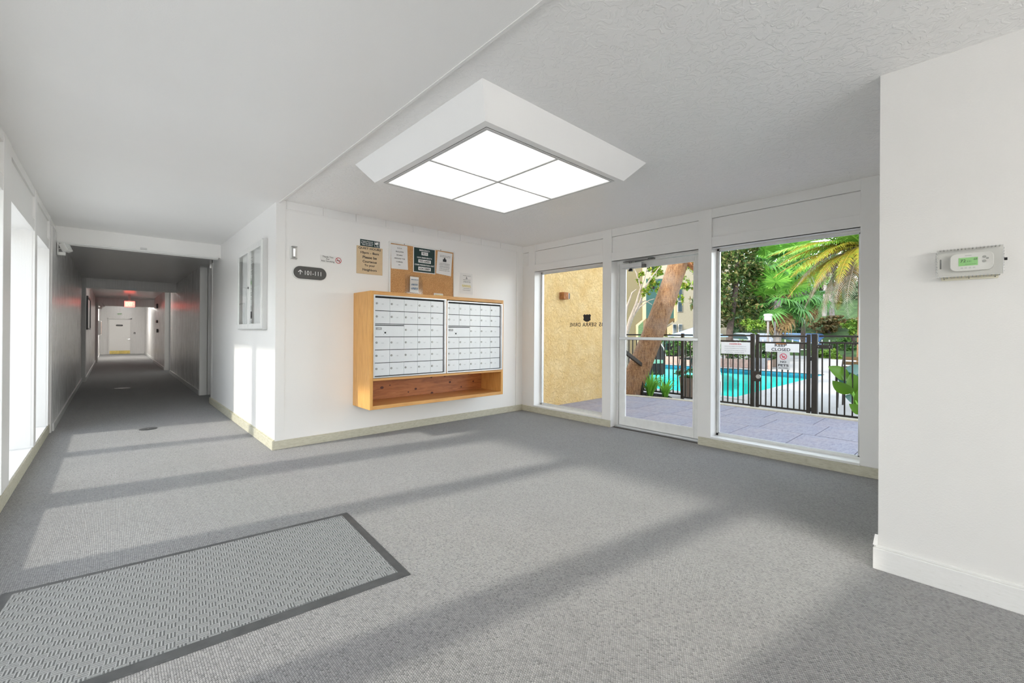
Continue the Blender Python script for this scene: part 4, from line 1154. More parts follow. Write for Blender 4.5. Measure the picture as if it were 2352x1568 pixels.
lb = obj('gate_lock', MB().box(FX - .04, 2.535, .36, FX + .03, 2.65, .53), 'dark_steel', gt, .006)
obj('lock_dial', MB().cyl((FX - .062, 2.548, .445), (FX - .038, 2.548, .445), .036, 18), 'lock_core', lb)
for z in (.78, -.02):
    obj('hinge', MB().box(FX - .02, 1.79, z - .03, FX + .03, 1.845, z + .03), 'black_plastic', gt, .004)
T = thing('gate_closer', 'brown metal closer bar bolted to the fence right of the gate', 'gate closer', (FX - .02, 1.62, .974))
obj('closer_bar', MB().box(FX - .05, 1.527, .948, FX - .02, 1.735, 1.002), 'dark_steel', T, .004)
for y in (1.56, 1.70):
    obj('bolt', MB().cyl((FX - .056, y, .975), (FX - .049, y, .975), .006, 8), 'lock_core', T)
SX = FX - .022


def stext(body, y, z, h=None, w=None, bold=.01, line=1.0):
    return text_mb(body, (SX - .004, y, z), uYm, uZ, height=h, width=w, bold=bold, line=line, depth=.001)


T = thing('pool_rules_notice', 'long white pool health notice wired to the fence left of the gate', 'sign', (SX, 2.93, .92))
obj('sign_plate', MB().box(SX - .004, 2.685, .812, SX, 3.172, 1.020), 'paper', T, .001)
obj('heading', stext('DIARRHEA', 2.925, .988, .026, .20, .02), 'ink_red', T)
obj('lettering', merge(stext('PERSONS HAVING CURRENTLY ACTIVE DIARRHEA OR WHO', 2.93, .945, .013, .36), stext('HAVE HAD ACTIVE DIARRHEA WITHIN THE PREVIOUS 14', 2.93, .908, .013, .37), stext('DAYS SHALL NOT BE ALLOWED TO ENTER THE', 2.93, .871, .013, .36), stext('POOL WATER', 2.93, .838, .013, .30)), 'ink_grey', T)
T = thing('keep_closed_sign', 'white KEEP CLOSED sign hung across the top of the gate', 'sign', (SX, 2.20, .94))
obj('sign_plate', MB().box(SX - .004, 1.962, .872, SX, 2.450, 1.010), 'paper', T, .001)
obj('lettering', merge(stext('KEEP', 2.222, .985, .052, .175, .02), stext('CLOSED', 2.222, .912, .050, .275, .02)), 'ink', T)
obj('cable_tie', MB().box(SX - .010, 2.15, .998, SX - .002, 2.29, 1.016), 'husk', T)
T = thing('no_pets_sign', 'grey NO PETS sign with a red symbol hanging below the white gate sign', 'sign', (SX, 2.182, .72))
obj('sign_plate', MB().box(SX - .004, 2.092, .586, SX, 2.273, .868), 'light_grey_paint', T, .001)
a = np.linspace(0, 2 * PI, 29)[:-1]
rg = MB().add([(SX - .0052, 2.184 - .040 * math.cos(t), .800 + .040 * math.sin(t)) for t in a] + [(SX - .0052, 2.184 - .052 * math.cos(t), .800 + .052 * math.sin(t)) for t in a], [(i, (i + 1) % 28, 28 + (i + 1) % 28, 28 + i) for i in range(28)])
rg.obox((SX - .0052, 2.184, .800), (0, .030, .030), (0, .004, -.004), (.0004, 0, 0))
obj('prohibition_symbol', rg, 'ink_pink', T)
obj('pet_symbol', MB().prism([(SX - .0048, 2.184 - y, .800 + z) for y, z in ((-.026, .014), (-.018, .004), (-.004, -.002), (.012, -.002), (.018, .010), (.026, .014), (.024, -.004), (.014, -.018), (-.004, -.022), (-.018, -.012))], (.0003, 0, 0)), 'ink_red', T)
obj('lettering', merge(stext('NO', 2.184, .712, .034, .085, .03), stext('PETS', 2.184, .655, .038, .15, .03), stext('ALLOWED', 2.184, .612, .018, .14, .02)), 'ink', T)


# ---------------------------------------------------------------- plants
def leaf_cloud(name, mat, parent, blobs, n, size, seed, aspect=.5, flat=.35):
    """one joined mass of small leaves spread over lumpy ellipsoids: blobs = (centre, radii)"""
    rg_ = np.random.default_rng(seed)
    vol = np.array([b[1][0] * b[1][1] + b[1][1] * b[1][2] + b[1][0] * b[1][2] for b in blobs]); cnt = np.maximum(1, (n * vol / vol.sum()).astype(int))
    ctr = []
    for (c_, r_), k in zip(blobs, cnt):
        nc = max(8, k // 26)
        d = rg_.normal(size=(nc, 3)); d /= np.linalg.norm(d, axis=1)[:, None]
        rad = rg_.uniform(.55, 1.05, nc)[:, None]
        cl_ = np.array(c_) + d * rad * np.array(r_)
        idx = rg_.integers(0, nc, k)
        ctr.append(cl_[idx] + rg_.normal(size=(k, 3)) * np.array(r_) * .13)
    P_ = np.concatenate(ctr); k = len(P_)
    ax = rg_.normal(size=(k, 3)); ax[:, 2] = ax[:, 2] * .6 - .25; ax /= np.linalg.norm(ax, axis=1)[:, None]
    up = rg_.normal(size=(k, 3)) * flat + np.array([0, 0, 1.0]); bi = np.cross(ax, up); bi /= np.linalg.norm(bi, axis=1)[:, None]
    nn = np.cross(bi, ax)
    L = (size * rg_.uniform(.6, 1.3, k))[:, None]; Wd = L * aspect * .5
    v = np.empty((k, 4, 3)); v[:, 0] = P_ - ax * L * .5; v[:, 1] = P_ + bi * Wd + nn * L * .10; v[:, 2] = P_ + ax * L * .5; v[:, 3] = P_ - bi * Wd + nn * L * .10
    off = np.array(wloc(parent)) if parent is not None else np.zeros(3)
    v = (v - off).reshape(-1, 3)
    me = bpy.data.meshes.new(name); me.vertices.add(len(v)); me.vertices.foreach_set('co', v.ravel())
    f = np.arange(k * 4).reshape(k, 4); tri = np.concatenate([f[:, [0, 1, 2]], f[:, [0, 2, 3]]], 1).reshape(-1, 3)
    me.loops.add(tri.size); me.loops.foreach_set('vertex_index', tri.ravel().astype(np.int32))
    me.polygons.add(len(tri)); me.polygons.foreach_set('loop_start', np.arange(0, tri.size, 3, dtype=np.int32)); me.polygons.foreach_set('loop_total', np.full(len(tri), 3, np.int32))
    me.update(calc_edges=True); me.materials.append(MATS[mat])
    o = bpy.data.objects.new(name, me); C.objects.link(o)
    if parent is not None: o.parent = parent
    o['kind'] = 'stuff'
    return o


def fan_mesh(name, mat, pet, rad, n=26, spread=300, droop=.35, seed=0):
    rr = random.Random(seed); m = MB()
    m.tube([(0, 0, 0), (pet * .5, 0, .03), (pet, 0, 0)], [.018, .014, .010], 5)
    for i in range(n):
        a = R(-spread / 2 + spread * i / (n - 1)); l = rad * (1 - .28 * abs(a) / PI) * rr.uniform(.92, 1.06)
        d = Vector((math.cos(a), math.sin(a), 0)); s_ = Vector((-math.sin(a), math.cos(a), 0)); w_ = rad * .062
        z1, z2 = -.10 * droop * l, -droop * l * rr.uniform(.7, 1.4)
        b = Vector((pet, 0, 0)); mid = b + d * l * .55 + Vector((0, 0, z1)); tip = b + d * l + Vector((0, 0, z2))
        q = b + d * l * .8 + Vector((0, 0, (z1 + z2) * .42))
        m.add([b, mid - s_ * w_, mid + Vector((0, 0, w_ * .5)), mid + s_ * w_, q - s_ * w_ * .45, q, q + s_ * w_ * .45, tip], [(0, 1, 2), (0, 2, 3), (1, 4, 5, 2), (2, 5, 6, 3), (4, 7, 5), (5, 7, 6)])
    me = bpy.data.meshes.new(name); me.from_pydata(m.v, [], m.f); me.materials.append(MATS[mat]); me.update(); return me


def feather_mesh(name, mat, L, n=44, leaf=.42, sag=.6, seed=0, fold=.5):
    rr = random.Random(seed); m = MB(); pts = []
    for i in range(n + 1):
        t_ = i / n; pts.append(Vector((L * (t_ - .12 * sag * t_ * t_), 0, L * (.10 * t_ - sag * t_ * t_ * .62))))
    m.tube([pts[i] for i in range(0, n + 1, 4)], [.022 * (1 - .85 * i / n) + .003 for i in range(0, n + 1, 4)], 5)
    for i in range(3, n + 1):
        t_ = i / n; p = pts[i]; tan = (pts[i] - pts[i - 1]).normalized(); l = leaf * (math.sin(PI * (.12 + .86 * t_)) ** .6) * rr.uniform(.85, 1.1)
        up = Vector((0, 1, 0)).cross(tan) * -1
        for sd_ in (-1, 1):
            d = (Vector((0, sd_, 0)) * .8 + tan * (.55 + .35 * t_) + up * fold * .4 + Vector((0, 0, -.12))).normalized()
            w_ = tan * l * .075
            mid = p + d * l * .55; tip = p + d * l + Vector((0, 0, -l * rr.uniform(.18, .45)))
            m.add([p - w_ * .5, p + w_ * .5, mid + w_, mid - w_, tip], [(0, 1, 2, 3), (3, 2, 4)])
    me = bpy.data.meshes.new(name); me.from_pydata(m.v, [], m.f); me.materials.append(MATS[mat]); me.update(); return me


def put(name, me, parent, loc, rot):
    o = bpy.data.objects.new(name, me); C.objects.link(o); o.parent = parent; o.location = Vector(loc) - wloc(parent); o.rotation_euler = rot
    return o


def crown(parent, c, meshes, n, e0, e1, seed, r0=.06, az0=0.0, az1=2 * PI, name='frond'):
    rr = random.Random(seed)
    for i in range(n):
        t_ = (i + .5) / n; el = e0 + (e1 - e0) * t_ + rr.uniform(-.1, .1); az = az0 + ((i * .381966) % 1.0) * (az1 - az0)
        k = min(len(meshes) - 1, int(t_ * len(meshes)))
        me = rr.choice(meshes[k]) if isinstance(meshes[k], (list, tuple)) else meshes[k]
        put(name, me, parent, Vector(c) + Vector((math.cos(az), math.sin(az), 0)) * r0 + Vector((0, 0, .25 - .5 * t_)), (rr.uniform(-.25, .25), -el, az))


# leaning palm in the planting bed
bed = thing('planting_bed', 'dark soil bed with a raised black edge around the leaning palm', 'planting bed', (7.75, 4.5, GZ))
bpts = [(7.30, 4.62), (7.50, 4.05), (7.80, 3.98), (8.03, 4.20), (8.03, 5.6), (7.15, 5.6), (7.15, 4.74)]
obj('soil', MB().prism([(x, y, GZ) for x, y in bpts], (0, 0, .055)), 'garden_soil', bed)
obj('bed_edge', MB().tube([(x, y, GZ + .055) for x, y in bpts] + [(7.30, 4.62, GZ + .055)], .03, 6), 'black_plastic', bed)
chips = MB(); rr = random.Random(2)
for k in range(160):
    x, y = rr.uniform(7.45, 8.0), rr.uniform(4.1, 4.9); s_ = rr.uniform(.008, .02); th = rr.uniform(0, PI)
    chips.obox((x, y, GZ + .062), (s_ * 1.6 * math.cos(th), s_ * 1.6 * math.sin(th), rr.uniform(-.004, .004)), (-s_ * .6 * math.sin(th), s_ * .6 * math.cos(th), 0), (0, 0, .005))
ch = obj('bark_chips', chips, 'bark_dark', bed); ch['kind'] = 'stuff'
palm = thing('leaning_palm', 'thick leaning brown palm trunk seen through the glass door', 'palm tree', (7.57, 4.67, GZ))
tb, tt = Vector((7.50, 4.74, GZ + .04)), Vector((8.27, 4.02, 2.75)); dv = tt - tb
tp = [tb + dv * t_ + Vector((0.03, -.03, 0)) * math.sin(t_ * 3) for t_ in (0, .1, .25, .4, .55, .7, .85, 1.0, 1.2, 1.4)]
obj('trunk', MB().tube(tp, [.25, .225, .215, .205, .20, .195, .185, .185, .19, .20], 22), 'palm_bark', palm)
hk = MB()
rr = random.Random(7)
for k in range(16):
    t_ = rr.uniform(.93, 1.12); p = tb + dv * t_; az = rr.uniform(-2.6, .6)
    d = Vector((math.cos(az), math.sin(az), rr.uniform(-.35, .1))).normalized(); sdv = d.cross(Vector((0, 0, 1))).normalized()
    a0_ = p + d * .17; l = rr.uniform(.12, .34)
    hk.prism([a0_ - sdv * .06, a0_ + sdv * .06, a0_ + d * l + sdv * .03 + Vector((0, 0, -.10 * rr.random())), a0_ + d * l - sdv * .03 + Vector((0, 0, -.14 * rr.random()))], (0, 0, .022))
obj('husk', hk, 'husk', palm)
FG = [feather_mesh('frond', 'frond_green', 3.0, 44, .46, .55, s_) for s_ in (1, 2)]
FY = [feather_mesh('frond', 'frond_yellow', 2.9, 44, .44, .70, s_) for s_ in (3, 4)]
FD = [feather_mesh('frond', 'frond_dry', 2.6, 40, .36, .85, s_) for s_ in (5, 6)]
FP = [feather_mesh('frond', 'frond_pale', 2.6, 40, .42, .80, s_) for s_ in (8, 9)]
crown(palm, tp[-1] + Vector((.05, -.05, .1)), [FG], 16, 1.25, .15, 21)

# young clumps beside it
def blade_clump(name, label, c, n, L, seed, mat='blade_leaf', spread=.5, group=None, wid=.016):
    T = thing(name, label, 'plant', c, group); rr = random.Random(seed)
    for k in range(n):
        az = rr.uniform(0, 2 * PI); l = L * rr.uniform(.6, 1.1); lean = rr.uniform(.15, spread)
        d = Vector((math.cos(az), math.sin(az), 0)); s_ = Vector((-d.y, d.x, 0)) * wid * rr.uniform(.7, 1.2)
        b = Vector(c) + d * rr.uniform(0, .05); m = MB(); rows_ = []
        for i in range(5):
            t_ = i / 4; p = b + d * l * lean * (t_ ** 1.6) + Vector((0, 0, l * (t_ - .42 * lean * t_ ** 3)))
            w_ = s_ * (1 - t_) ** .6 * (1 if i else .7); rows_ += [p - w_, p + w_]
        m.add(rows_, [(2 * i, 2 * i + 1, 2 * i + 3, 2 * i + 2) for i in range(4)], True)
        obj('leaf', m, mat, T)
    return T


blade_clump('strap_leaf_plant', 'larger clump of bright green strap leaves in the soil bed', (7.78, 4.40, GZ + .05), 75, .56, 4, spread=.85, wid=.019, group='strap-leaved plants in the bed')
blade_clump('strap_leaf_plant', 'smaller clump of bright green strap leaves near the bed tip', (7.86, 4.13, GZ + .05), 60, .44, 5, spread=.95, wid=.017, group='strap-leaved plants in the bed')
T = thing('stair_handrail', 'brown metal handrail sloping down in front of the palm trunk', 'handrail', (7.56, 4.45, GZ))
obj('post', MB().box(7.535, 4.43, GZ, 7.585, 4.47, .585), 'dark_steel', T, .004)
obj('rail', MB().obox((7.18, 4.45, .72), (.40, 0, -.185), (0, .022, 0), (.015, 0, .032)), 'dark_steel', T, .004)
obj('post', MB().box(6.79, 4.43, -.02, 6.83, 4.47, .90), 'dark_steel', T, .004)

# planter tub with flowers just behind the fence
T = thing('flower_tub', 'tall brown tub of flowering green plants behind the fence', 'planter', (8.62, 3.98, GZ))
obj('tub', MB().lathe([(.17, 0), (.185, .02), (.215, .36), (.225, .40), (.20, .40), (.19, .36)], (8.62, 3.98, GZ), 24), 'terracotta_pot', T)
obj('soil', MB().lathe([(.195, .345), (.001, .35)], (8.62, 3.98, GZ), 20), 'garden_soil', T)
leaf_cloud('foliage', 'leaf_green', T, [((8.62, 3.98, .33), (.26, .26, .10))], 500, .07, 31)
leaf_cloud('flowers', 'petal', T, [((8.60, 4.16, .42), (.09, .09, .07))], 60, .05, 32, .9)
p = atz(1535, 866, GZ)

# broad leaved plant at the right end of the walkway
bp = thing('broad_leaved_plant', 'glossy broad leaved plant at the right edge of the big window', 'plant', (7.80, 1.18, GZ))


def paddle(parent, base, mid, tip, width, mat, name='leaf', roll=0.0, stalk=True):
    base, mid, tip = Vector(base), Vector(mid), Vector(tip)
    if stalk: obj('stalk', MB().tube([base, base.lerp(mid, .5) + Vector((0, 0, .03)), mid], [.016, .012, .009], 6), 'blade_leaf', parent)
    ax = (tip - mid); L = ax.length; a = ax.normalized(); view = (CAM - mid).normalized()
    s_ = a.cross(view).normalized(); s_ = Matrix.Rotation(roll, 3, a) @ s_; nn = s_.cross(a)
    vs = []; n = 10
    for i in range(n + 1):
        t_ = i / n; w_ = width * .5 * (math.sin(PI * min(1, t_ * 1.0) ** .85) ** .75 if 0 < t_ < 1 else 0.004)
        p_ = mid + ax * t_ + Vector((0, 0, -.10 * L * t_ * t_)) + nn * .04 * L * math.sin(PI * t_)
        vs += [p_ - s_ * w_ + nn * w_ * .35, p_, p_ + s_ * w_ + nn * w_ * .35]
    fs = []
    for i in range(n):
        for k in (0, 1): fs.append((3 * i + k, 3 * i + k + 1, 3 * i + k + 4, 3 * i + k + 3))
    obj(name, MB().add(vs, fs, True), mat, parent)


bd = 6.35
B = (7.86, 1.10, GZ)
paddle(bp, B, at(1948, 873, bd + .2), at(1902, 836, bd + .25), .20, 'paradise_leaf', roll=.5)
paddle(bp, B, at(1957, 903, bd), at(1912, 868, bd), .19, 'paradise_leaf', roll=-.4)
paddle(bp, B, at(1968, 912, bd + .1), at(1955, 850, bd + .1), .23, 'paradise_leaf', roll=.25)
paddle(bp, B, at(1978, 948, bd - .1), at(1950, 922, bd - .2), .14, 'paradise_leaf', roll=.2)
paddle(bp, B, at(1990, 960, bd - .1), at(1978, 880, bd - .1), .22, 'paradise_leaf', roll=-.3)
paddle(bp, B, at(1975, 872, bd + .5), at(1938, 842, bd + .5), .34, 'paradise_leaf_shade', roll=.9)
paddle(bp, B, at(1962, 878, bd + .5), at(1925, 846, bd + .5), .24, 'paradise_leaf_shade', roll=-.3)
paddle(bp, B, at(1992, 860, bd + .4), at(1962, 890, bd + .4), .2, 'paradise_leaf_shade', roll=.2)
paddle(bp, B, at(1968, 925, bd + .4), at(1940, 905, bd + .4), .16, 'paradise_leaf_shade', roll=.6)
paddle(bp, B, at(2010, 800, bd), at(2030, 720, bd), .25, 'paradise_leaf', roll=.2)
T = thing('patio_chair', 'dark slatted patio chair on the sunny deck beyond the broad leaves', 'chair', (9.6, 1.55, GZ))
px_, py_ = 9.6, 1.45
for sx_, sy_ in ((-1, -1), (-1, 1), (1, -1), (1, 1)):
    obj('leg', MB().tube([(px_ + .22 * sx_, py_ + .25 * sy_, GZ), (px_ + .20 * sx_, py_ + .24 * sy_, GZ + .40)], .014, 6), 'dark_steel', T)
for k in range(6):
    obj('seat_slat', MB().box(px_ - .22 + k * .075, py_ - .26, GZ + .40, px_ - .165 + k * .075, py_ + .26, GZ + .418), 'brown_soffit', T)
for k in range(5):
    obj('back_slat', MB().box(px_ + .20 + k * .02, py_ - .25, GZ + .48 + k * .085, px_ + .215 + k * .02, py_ + .25, GZ + .54 + k * .085), 'brown_soffit', T)
for sy_ in (-1, 1):
    obj('armrest', MB().tube([(px_ - .22, py_ + .27 * sy_, GZ + .40), (px_ - .22, py_ + .27 * sy_, GZ + .62), (px_ + .24, py_ + .27 * sy_, GZ + .64), (px_ + .31, py_ + .25 * sy_, GZ + .92)], .014, 6), 'dark_steel', T)

# ---- far side of the pool
pw = thing('planter_wall', 'low reddish planter wall running along the far side of the pool', 'planter wall', (17.3, 8.6, GZ))
wpts = [(13.4, 9.9), (15.6, 10.05), (17.35, 9.6), (17.6, 7.0), (17.9, 5.2)]
random.seed(8)
for (x0, y0), (x1, y1) in zip(wpts[:-1], wpts[1:]):
    d = Vector((x1 - x0, y1 - y0, 0)); n = max(2, int(d.length / .42)); u = d.normalized(); s_ = Vector((-u.y, u.x, 0))
    for k in range(n):
        l = d.length / n; c_ = Vector((x0, y0, GZ + .16)) + u * (k + .5) * l
        obj('stone', MB().obox(c_, u * (l / 2 - .006), s_ * (.14 + random.uniform(-.008, .008)), Vector((0, 0, .16 + random.uniform(-.006, .006)))), 'planter_brick', pw, .012, 1)
hd_ = thing('planter_hedge', 'dark green hedge growing in the planter wall across the pool', 'hedge', (18.4, 7.6, .2))
leaf_cloud('foliage', 'leaf_green', hd_, [((18.3, 6.2, .55), (.6, 1.1, .42)), ((18.2, 7.8, .5), (.55, 1.0, .40)), ((18.0, 9.3, .55), (.6, .9, .5))], 2600, .13, 41)
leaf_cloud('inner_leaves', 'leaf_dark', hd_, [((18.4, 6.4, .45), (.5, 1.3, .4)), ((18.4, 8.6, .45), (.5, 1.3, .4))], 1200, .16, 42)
blade_clump('grassy_plant', 'green grassy plant by the planter wall behind the bbq cover', (14.9, 10.6, GZ), 40, .95, 44, wid=.03)


def tree(name, label, base, trunk, blobs, mat, n, size, seed, bark='bark_dark', rad=.12, cat='tree', group=None, aspect=.5):
    T = thing(name, label, cat, base, group)
    if trunk: obj('trunk', MB().tube(trunk, [rad * (1 - .5 * i / (len(trunk) - 1)) for i in range(len(trunk))], 9), bark, T)
    leaf_cloud('foliage', mat, T, blobs, n, size, seed, aspect)
    return T


def blob(u, v, d, ru, rv, rd=None):      # an ellipsoid of leaves centred where the photo shows it; radii in photo pixels at that depth
    p = at(u, v, d); k = d / FPX
    return (tuple(p), ((rd or ru) * k, (rd or ru) * k, rv * k))


def gnd(u, d, z=GZ):
    p = at(u, 765, d); return (p.x, p.y, z)


b0 = gnd(1675, 21)
tree('magnolia_tree', 'tall dense dark green tree on the left of the big window view', b0, [b0, tuple(at(1676, 760, 21)), tuple(at(1690, 660, 21.2)), tuple(at(1692, 570, 21.4))],
     [blob(1665, 610, 21, 44, 55), blob(1715, 650, 21.8, 40, 60), blob(1640, 690, 21, 45, 60), blob(1690, 720, 21.5, 45, 38), blob(1735, 700, 22.5, 30, 45), blob(1650, 560, 22, 40, 50), blob(1712, 590, 22, 34, 40)], 'leaf_magnolia', 8200, .26, 51, rad=.18, aspect=.45)
b0 = gnd(1733, 19.5)
tree('lime_shrub', 'bright lime green shrub left of the lamp post behind the fence', b0, None, [blob(1735, 752, 19.5, 22, 16), blob(1722, 742, 19.7, 14, 12)], 'leaf_bright', 700, .16, 52, cat='shrub')

# fan palms
FANG = [fan_mesh('frond', 'fan_green', .9, .95, 26, 290, .22, s_) for s_ in (1, 2)]
FANK = [fan_mesh('frond', 'fan_dark', .85, .95, 26, 280, .45, s_) for s_ in (3, 4)]
FANY = [fan_mesh('frond', 'fan_dry', .7, .85, 22, 240, .75, s_) for s_ in (5, 6)]
for (u, v, d, n, lab, sc, tr) in ((1788, 606, 23, 30, 'tall fan palm with the highest crown in the big window', 1.25, .16), (1786, 690, 21.5, 24, 'low fan palm hanging over the lamp post', 1.05, .14), (1846, 672, 27, 22, 'slim dark fan palm standing right of the lamp post', 1.1, .12)):
    c_ = at(u, v, d); b0 = (c_.x + .1, c_.y + .1, GZ)
    T = thing('fan_palm', lab, 'palm tree', b0, 'fan palms beyond the pool')
    obj('trunk', MB().tube([b0, (c_.x + .05, c_.y, c_.z * .5), tuple(c_)], [tr * 1.3, tr, tr * 1.1], 10), 'bark_dark' if d > 25 else 'bark_pale', T)
    crown(T, c_, [FANG, FANG, FANK, FANK, FANY], n, 1.35, -1.25, int(u))
    for f_ in T.children:
        if f_.name.startswith('frond'): f_.scale = (sc,) * 3
# feather palm on the right
c_ = at(1990, 566, 15.2); b0 = (c_.x, c_.y, GZ)
T = thing('feather_palm', 'large feather palm with yellowing drooping fronds on the right', 'palm tree', b0)
obj('trunk', MB().tube([b0, (c_.x, c_.y, 1.5), (c_.x + .03, c_.y, 3.0), tuple(c_ + Vector((0, 0, -.1)))], [.27, .235, .23, .30], 18), 'palm_bark', T)
crown(T, c_, [FG, FG, FG, FG, FY, FY, FD], 60, 1.35, -.7, 77, .12)
vw = (CAM - c_); az_left = math.atan2(vR.y, vR.x) + PI        # towards the left of the picture
for k, (me, el, da) in enumerate(((FG[1], .75, .0), (FG[0], .68, .4), (FG[1], .62, -.4), (FG[0], .5, -.15), (FG[1], .36, .3), (FG[0], .2, -.3), (FG[1], .12, .12), (FG[0], .0, -.12), (FG[0], .55, .15), (FG[1], .42, -.25), (FG[0], .30, .5), (FY[0], .22, 0.05), (FY[1], .12, -.2), (FY[0], .05, .35), (FY[1], -.06, .1), (FD[0], -.12, -.1), (FD[1], -.22, .25), (FY[0], .3, -.45), (FD[0], -.34, .0), (FY[1], -.2, .55), (FP[0], -.75, -.5), (FP[1], -.85, .3), (FP[0], -.95, -.1), (FP[1], -.7, -.8), (FD[1], -.45, .4), (FP[0], -.62, .1))):
    put('frond', me, T, c_ + Vector((math.cos(az_left + da), math.sin(az_left + da), 0)) * .12, (.2 * math.sin(k * 2.1), -el, az_left + da))

# lamp post
lp = Vector(gnd(1764, 19.0))
T = thing('lamp_post', 'slim grey lamp post with a drum shaped head by the pool', 'lamp post', lp)
zt = at(1764, 722, 19).z
obj('pole', MB().tube([lp, (lp.x, lp.y, zt - .28)], .045, 10), 'bark_pale', T)
obj('lamp_head', MB().lathe([(.06, -.30), (.15, -.26), (.15, -.06), (.05, -.05)], (lp.x, lp.y, zt), 16), 'grey_plastic', T)
obj('lamp_cap', MB().lathe([(.17, -.06), (.18, -.02), (.16, .02), (.02, .04)], (lp.x, lp.y, zt), 16), 'light_grey_paint', T)
lq = Vector(gnd(1779.5, 19.4))
T = thing('slim_pole', 'thin pale pole just right of the drum headed lamp post', 'pole', lq)
obj('pole', MB().tube([lq, (lq.x, lq.y, at(1779, 738, 19.4).z)], .04, 8), 'bark_pale', T)
# pale trunked trees and the green background
for i, (u0, u1, v0, v1, d, lab) in enumerate(((1912, 1905, 742, 610, 30, 'pale slender tree trunk right of centre in the big window'), (1893, 1896, 740, 640, 33, 'second pale leaning trunk beside the pale slender tree'))):
    b0 = gnd(u0, d)
    tree('birch_tree', lab, b0, [b0, tuple(at(u0, v0, d)), tuple(at((u0 + u1) / 2, (v0 + v1) / 2, d)), tuple(at(u1, v1, d))], [blob(u1, v1 - 20, d, 24, 26)], 'leaf_grey', 700, .22, 60 + i, 'bark_pale', .20, group='pale trunked trees')
spec = [(1668, 620, 36, 70, 75, 'leaf_dark', 'broad dark tree behind the tall tree on the left of the view', 2600), (1745, 650, 40, 50, 60, 'leaf_green', 'green tree standing between the left tree and the fan palms', 1900), (1760, 690, 34, 40, 55, 'leaf_dark', 'dark background tree filling the gap behind the lamp post', 1700), (1815, 720, 33, 34, 45, 'leaf_grey', 'grey green background tree low behind the fan palms', 1500), (1862, 715, 36, 30, 50, 'leaf_green', 'mid green background tree right of the slim dark palm', 1600),
        (1880, 640, 42, 60, 60, 'leaf_dark', 'tall dark background tree behind the feather palm fronds', 2400), (1945, 690, 36, 38, 52, 'leaf_grey', 'grey green tree behind the pale drooping fronds', 1800), (1905, 748, 29, 44, 20, 'leaf_rust', 'rust tinted low tree above the right fence panel', 1300),
        (1960, 752, 26, 26, 18, 'leaf_bright', 'bright green bush beside the feather palm trunk', 900), (1800, 600, 44, 70, 45, 'leaf_dark', 'distant dark tree top between the palms', 2000), (1960, 600, 44, 60, 60, 'leaf_green', 'distant green tree top behind the feather palm crown', 2000), (1700, 740, 32, 60, 30, 'leaf_dark', 'dark low tree behind the left tree trunk', 1200),
        (1838, 752, 30, 22, 16, 'leaf_dark', 'small dark bush at the foot of the slim palm', 600)]
for i, (u, v, d, ru, rv, mt, lab, n) in enumerate(spec):
    b0 = gnd(u, d)
    tree('background_tree', lab, b0, [b0, tuple(at(u, v, d))], [blob(u - ru * .35, v + 4, d, ru * .7, rv * .8), blob(u + ru * .4, v - 6, d + .5, ru * .7, rv * .85), blob(u, v - rv * .3, d + .3, ru * .6, rv * .7)], mt, n, .34 * d / 34, 80 + i, rad=.16, group='green trees beyond the pool')
struct('hills', MB().add([(30, -20, -.3), (80, -20, -.3), (80, 80, -.3), (30, 80, -.3), (48, -20, 5), (80, -20, 9), (80, 80, 9), (48, 80, 5)], [(0, 4, 7, 3), (4, 5, 6, 7), (0, 1, 5, 4), (3, 7, 6, 2)]), 'hill_grass')
# planters and bins across the pool
for u, v, d, w_, h_, mt, lab in ((1750, 846, 16.2, .23, .40, 'grey_pot', 'grey square planter with a grassy plant behind the gate'), (1777, 846, 17.2, .24, .30, 'terracotta_pot', 'low brown planter with yellow green leaves right of the grey planter')):
    b0 = Vector(gnd(u, d))
    T = thing('planter_box', lab, 'planter', b0, 'planters across the pool')
    obj('box', MB().box(b0.x - w_, b0.y - w_, GZ, b0.x + w_, b0.y + w_, GZ + h_), mt, T, .01)
    leaf_cloud('foliage', 'leaf_green' if mt == 'grey_pot' else 'leaf_bright', T, [((b0.x, b0.y, GZ + h_ + .28), (.30, .30, .30))], 330, .16, int(u))
for u, v, d, ru, rv, mt, lab, n in ((1895, 818, 24, 26, 17, 'leaf_bright', 'bright yellow green shrub right of the gate across the deck', 900), (1922, 825, 23, 16, 14, 'leaf_bright', 'smaller yellow green shrub behind the broad leaved plant', 500), (1940, 800, 26, 26, 26, 'leaf_green', 'mid green shrub beyond the right fence panel', 900)):
    b0 = gnd(u, d); tree('deck_shrub', lab, b0, None, [blob(u, v, d, ru, rv)], mt, n, .22, int(u) + 3, cat='shrub')
pf = thing('perimeter_fence', 'distant pale railing fence behind the trees across the pool', 'fence', gnd(1790, 27))
pl_, pr_ = Vector(gnd(1600, 27)), Vector(gnd(1990, 27)); dd = pr_ - pl_
for z in (.35, .78):
    obj('rail', MB().obox((pl_ + pr_) / 2 + Vector((0, 0, z)), dd / 2, dd.normalized().cross(Vector((0, 0, 1))) * .025, (0, 0, .03)), 'white_plastic', pf)
for k in range(24):
    p = pl_ + dd * (k / 23); obj('post', MB().box(p.x - .03, p.y - .03, GZ, p.x + .03, p.y + .03, .85), 'light_grey_paint', pf)


